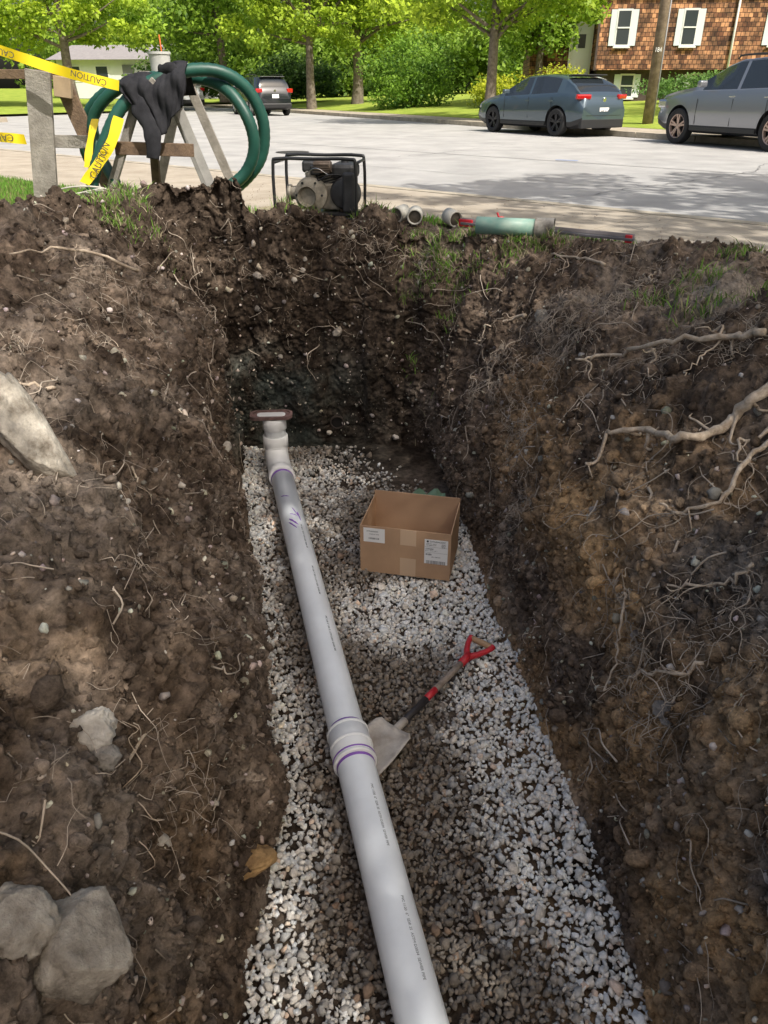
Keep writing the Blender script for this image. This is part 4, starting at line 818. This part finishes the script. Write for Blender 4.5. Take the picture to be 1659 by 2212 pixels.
wb('garage_door',9,11.5,.95,.997,.6,2.1,M_white)
# ============================================================ utility pole, wires, small post
up=empty('utility_pole'); M_pole=mat('pole_wood',(.14,.10,.07),.9,col2=(.30,.23,.17),vscale=6,bump=.6,bscale=20)
tube('pole',[(7.6,24.6,-.2),(7.6,24.6,4),(7.55,24.6,11)],[.15,.14,.11],M_pole,up,16)
box('crossarm',(2.2,.1,.12),(7.55,24.5,10.2),M_pole,up); text('pole_number','184',.16,(7.55,24.44,1.93),(R(90),0,0),M_white,up,sx=.8)
tube('conduit',[(7.72,24.5,-.1),(7.72,24.5,3.2)],.02,mat('conduit',(.25,.25,.25),.5),up,8)
gw=empty('guy_wire'); tube('guard',[(10.35,23.6,2.0),(9.85,23.7,4.3)],.03,M_tapey,gw,8); tube('wire',[(10.8,23.5,-.1),(7.6,24.6,14)],.01,M_black,gw,5)
wr=empty('overhead_wires')
for dz_ in (0,.45,.8): tube('wire',[(7.55-60,24.6+45,8.6+dz_),(7.55-30,24.6+22.5,7.9+dz_),(7.55,24.5,9.4+dz_),(40,5,8.8+dz_)],.02,M_black,wr,5,cr=8)
ps=empty('street_post'); tube('post',[(-15.6,32,0),(-15.6,32,2.6)],.12,M_pole,ps,12); box('base',(.5,.5,.12),(-15.6,32,.09),M_conc,ps)
# ============================================================ cars
def car(name,loc,heading,L_,Wd,Hh,col,kind,rw=.33,wheelc=None,metal=.5):
    e=empty(name,loc,heading-math.pi/2)   # local: +Y = forward
    paint=mat(name+'_paint',col,.28,metal=metal,coat=1.0,spec=.6)
    if kind=='hatch':
        tx=[0,.06,.25,.7,1.15,1.5,1.85,2.2,2.9,3.4,3.75,4.05,4.22,4.33,4.42,4.46]; tz=[.60,.72,.80,.90,.97,1.14,1.32,1.41,1.435,1.40,1.33,1.19,1.06,.98,.90,.72]
        bx_=[0,.06,.25,.7,1.15,2.2,3.4,3.9,4.22,4.46]; bz=[.55,.66,.74,.83,.90,.95,1.0,1.02,.98,.68]; wf,wr_=.90,.90+2.72; sg=(1.38,3.55); bg=(3.70,4.26); ws=(1.15,2.05); pill=[2.45,2.53]
    else:
        tx=[0,.05,.2,.7,1.25,1.6,1.9,2.3,3.0,3.8,4.1,4.3,4.42,4.5,4.56,4.6]; tz=[.70,.86,.98,1.07,1.14,1.36,1.52,1.63,1.66,1.64,1.60,1.50,1.32,1.10,1.0,.75]
        bx_=[0,.05,.2,.7,1.25,2.3,3.8,4.2,4.45,4.6]; bz=[.62,.80,.92,1.0,1.06,1.08,1.12,1.14,1.08,.72]; wf,wr_=.88,.88+2.8; sg=(1.5,4.15); bg=(4.22,4.47); ws=(1.25,2.1); pill=[2.5,2.58,3.5,3.57]
    tx=np.array(tx)*L_/tx[-1]; bx_=np.array(bx_)*L_/bx_[-1]; sc_=L_/(4.46 if kind=='hatch' else 4.6); wf*=sc_; wr_*=sc_; sg=[s*sc_ for s in sg]; bg=[s*sc_ for s in bg]; ws=[s*sc_ for s in ws]; pill=[s*sc_ for s in pill]
    tz=np.array(tz)*Hh/max(tz); bz=np.array(bz)*Hh/max([1.435 if kind=='hatch' else 1.66])
    xs=sorted(set(np.round(np.concatenate([np.linspace(0,.3,6),np.linspace(.3,L_-.5,44),np.linspace(L_-.5,L_,12),sg,bg,ws,pill]),3)))
    zb=.19 if kind=='hatch' else .24; V=[];F=[];MI=[]; rings=[]
    for x in xs:
        top=np.interp(x,tx,tz); bel=min(np.interp(x,bx_,bz),top-.02); w0=Wd/2*(1-.16*abs(x/L_*2-1)**5-.04*abs(x/L_*2-1)**2)
        g_=min(1,max(0,(top-bel-.05)/.35)); rwid=w0*(.93-.20*g_); zb_=zb+.10*max(0,abs(x/L_*2-1)-.85)/.15
        mid=zb_+(bel-zb_)*.45
        half=[(0,zb_),(.80*w0,zb_),(.95*w0,zb_+.05),(.985*w0,zb_+.16),(1.0*w0,mid),(.985*w0,bel-.13*(bel-zb_)),(.955*w0,bel-.015),(.93*w0,bel),(rwid+.012,top-.06*(.3+.7*g_)),(rwid*.93,top-.02),(rwid*.6,top-.004),(0,top)]
        if g_<=0: half[8]=(.90*w0,bel+(top-bel)*.35); half[9]=(.8*w0,bel+(top-bel)*.7)
        full=half+[(-a_,b_) for a_,b_ in half[-2:0:-1]]; rings.append(len(V)); V+=[(a_,L_/2-x,b_) for a_,b_ in full]; nr_=len(full)
    for i in range(len(xs)-1):
        xm=(xs[i]+xs[i+1])/2
        for j in range(nr_):
            a_=rings[i]+j;b_=rings[i]+(j+1)%nr_; F.append((a_,b_,b_+nr_,a_+nr_)); jj=j if j<11 else nr_-1-j; mi=0
            topm=np.interp(xm,tx,tz); belm=np.interp(xm,bx_,bz)
            if jj==7 and sg[0]<xm<sg[1] and topm-belm>.16 and not any(pill[k]<xm<pill[k+1] for k in range(0,len(pill),2)): mi=1
            if jj in(9,10) and (bg[0]<xm<bg[1] or ws[0]<xm<ws[1]): mi=1
            if jj in (0,1,2): mi=2
            MI.append(mi)
    F.append(tuple(range(rings[0],rings[0]+nr_))); MI.append(0); F.append(tuple(range(rings[-1],rings[-1]+nr_))[::-1]); MI.append(0)
    o=mkobj('body',V,F,[paint,M_glass,M_black],True,e)
    for p_,mi in zip(o.data.polygons,MI): p_.material_index=mi
    bm=bmesh.new(); bm.from_mesh(o.data); bmesh.ops.recalc_face_normals(bm,faces=bm.faces); bm.to_mesh(o.data); bm.free()
    try: o.data.set_sharp_from_angle(angle=R(40))
    except Exception: pass
    bm=bmesh.new()
    for xw in (wf,wr_):
        for s_ in (-1,1):
            bmesh.ops.create_cone(bm,cap_ends=True,segments=40,radius1=rw+.055,radius2=rw+.055,depth=.5,matrix=Matrix.Translation((s_*(Wd/2-.02),L_/2-xw,rw+.01))@Matrix.Rotation(R(90),4,'Y'))
    me=bpy.data.meshes.new('cut'); bm.to_mesh(me); bm.free(); me.materials.append(M_black); cut=bpy.data.objects.new('cut',me); COL.objects.link(cut); cut.parent=e
    md=o.modifiers.new('b','BOOLEAN'); md.operation='DIFFERENCE'; md.object=cut; md.solver='EXACT'
    bpy.context.view_layer.update(); dg=bpy.context.evaluated_depsgraph_get(); nm=bpy.data.meshes.new_from_object(o.evaluated_get(dg)); o.modifiers.clear(); o.data=nm; bpy.data.objects.remove(cut)
    wm=wheelc or M_alloy
    for xw in (wf,wr_):
        for s_ in (-1,1):
            c=(s_*(Wd/2-.13),L_/2-xw,rw); rt=(0,R(90)*s_,0)
            lathe('tire',[(rw*.64,-.09),(rw*.9,-.105),(rw*.98,-.09),(rw,-.05),(rw,.05),(rw*.98,.09),(rw*.9,.105),(rw*.66,.09),(rw*.64,.06)],M_tire,e,c,rt,36)
            lathe('rim_lip',[(rw*.60,.03),(rw*.63,.085),(rw*.67,.095),(rw*.69,.088)],wm,e,c,rt,36); lathe('brake',[(0,.0),(rw*.62,.0)],M_black,e,c,rt,24)
            lathe('hub',[(0,.075),(rw*.13,.07),(rw*.17,.04)],wm,e,c,rt,20)
            V=[];F=[]
            for k in range(5):
                for off in (-.16,.16):
                    a_=k*2*math.pi/5; r0,r1=rw*.12,rw*.63; a1=a_+off*.5; a2=a_+off; h_=.022
                    for (rr_,an,z_,w2) in ((r0,a1,.07,h_),(r1,a2,.085,h_*.8)):
                        t_=Vector((-math.sin(an),math.cos(an),0)); p_=Vector((rr_*math.cos(an),rr_*math.sin(an),z_))
                        V+=[p_-t_*w2,p_+t_*w2,p_+t_*w2-Vector((0,0,.03)),p_-t_*w2-Vector((0,0,.03))]
                    b0=len(V)-8; F+=[(b0,b0+1,b0+5,b0+4),(b0+1,b0+2,b0+6,b0+5),(b0+2,b0+3,b0+7,b0+6),(b0+3,b0,b0+4,b0+7)]
            sp=mkobj('spokes',V,F,wm,False,e); sp.location=c; sp.rotation_euler=rt
    rear=-L_/2
    w2=Wd/2
    if kind=='hatch':
        for s_ in (-1,1):
            box('tail_light',(.40,.10,.11),(s_*(w2-.25),rear+.10,.92),M_redl,e,(R(8),0,s_*R(18)),bev=.03); tube('exhaust',[(s_*.55,rear+.15,.27),(s_*.55,rear-.0,.27)],.045,M_chrome,e,14)
            box('reflector',(.16,.02,.03),(s_*(w2-.3),rear+.03,.42),M_redl,e,(0,0,s_*R(8)))
            box('head_light',(.3,.16,.08),(s_*(w2-.28),-rear-.16,.66),M_chrome,e,(0,0,-s_*R(25)),bev=.02)
        box('diffuser',(Wd*.80,.12,.22),(0,rear+.055,.32),M_black,e,bev=.03); box('plate',(.31,.012,.155),(0,rear+.005,.60),M_lab,e,(R(5),0,0)); text('plate_text','CAR 51A',.085,(0,rear-.004,.60),(R(95),0,0),M_ink,e)
        lathe('badge',[(0,.004),(.05,.004),(.055,0)],M_chrome,e,(0,rear+.02,.85),(R(95),0,0),20); box('spoiler',(Wd*.62,.22,.03),(0,rear+.72,Hh-.045),M_black,e,(R(-7),0,0),bev=.01)
        box('plate_recess',(.5,.01,.22),(0,rear+.02,.60),M_black,e,(R(5),0,0)); box('hatch_seam',(Wd*.66,.008,.008),(0,rear-.002,.50),M_black,e)
    else:
        for s_ in (-1,1):
            box('tail_light',(.30,.14,.17),(s_*(w2-.2),rear+.13,1.02),M_redl,e,(R(6),0,s_*R(16)),bev=.03); box('head_light',(.32,.3,.17),(s_*(w2-.24),-rear-.2,.80),M_chrome,e,(0,0,-s_*R(24)),bev=.04)
            tube('roof_rail',[(s_*(w2*.66),-rear-2.1,Hh-.03),(s_*(w2*.69),-rear-2.3,Hh+.03),(s_*(w2*.69),-rear-3.6,Hh+.03),(s_*(w2*.66),-rear-3.85,Hh-.04)],.018,M_black,e,8,cr=3)
            box('fog_light',(.16,.06,.09),(s_*(w2-.32),-rear-.06,.46),M_black,e,bev=.02); box('reflector',(.2,.03,.05),(s_*(w2-.3),rear+.02,.5),M_redl,e)
        box('rear_bumper',(Wd*.84,.14,.2),(0,rear+.06,.42),M_black,e,bev=.04); box('plate',(.31,.012,.155),(0,rear-.01,.80),M_lab,e); lathe('badge',[(0,.004),(.05,.004),(.055,0)],M_chrome,e,(0,rear+.03,1.02),(R(90),0,0),20)
        box('spoiler',(Wd*.62,.2,.03),(0,rear+.36,Hh-.06),paint,e,(R(-6),0,0),bev=.01)
        for s_ in (-1,1): box('grille',(.26,.03,.16),(s_*.16,-rear-.0,.72),M_black,e,bev=.03)
    mx_=L_/2-(1.62*sc_)
    for s_ in (-1,1):
        box('mirror',(.2,.12,.13),(s_*(w2+.08),mx_,bz[4]+.12),paint,e,(0,0,0),bev=.035)
        for yy in (L_/2-2.45*sc_,L_/2-3.4*sc_): box('handle',(.03,.16,.025),(s_*(w2*.985),yy,bz[5]-.13),M_chrome if kind=='suv' else paint,e,bev=.005)
        for yy in (1.45,2.5,3.42):
            yv=L_/2-yy*sc_; box('door_seam',(.006,.008,.5),(s_*(w2*.993),yv,.66),M_black,e)
        box('sill_trim',(.03,wr_-wf-2*rw-.15,.09),(s_*(w2*.975),L_/2-(wf+wr_)/2,zb+.10),M_black,e,bev=.01)
    return e
hd=math.atan2(.87,-.49)
car('parked_hatchback',(4.52,23.85,-.10),hd,4.46,1.80,1.44,(.07,.105,.135),'hatch',.33,mat('dark_alloy',(.05,.05,.055),.35,metal=.8))
M_brz=mat('bronze_alloy',(.50,.37,.31),.35,metal=.6)
car('parked_suv',(7.95,18.25,-.10),math.atan2(.93,-.36),4.57,1.85,1.67,(.28,.29,.32),'suv',.36,M_brz,.6)
car('parked_suv',(-5.9,41.2,-.10),math.atan2(.90,-.44),4.5,1.85,1.62,(.02,.023,.03),'suv',.36,None,.3)
car('parked_car',(-25,50,.0),math.atan2(.3,-1),4.4,1.8,1.45,(.03,.03,.035),'hatch',.33,None,.3)
car('parked_suv',(-12.3,51,-.05),math.atan2(.8,-.6),4.6,1.85,1.7,(.55,.56,.58),'suv',.36,None,.2)
print('OBJS',len(bpy.data.objects))
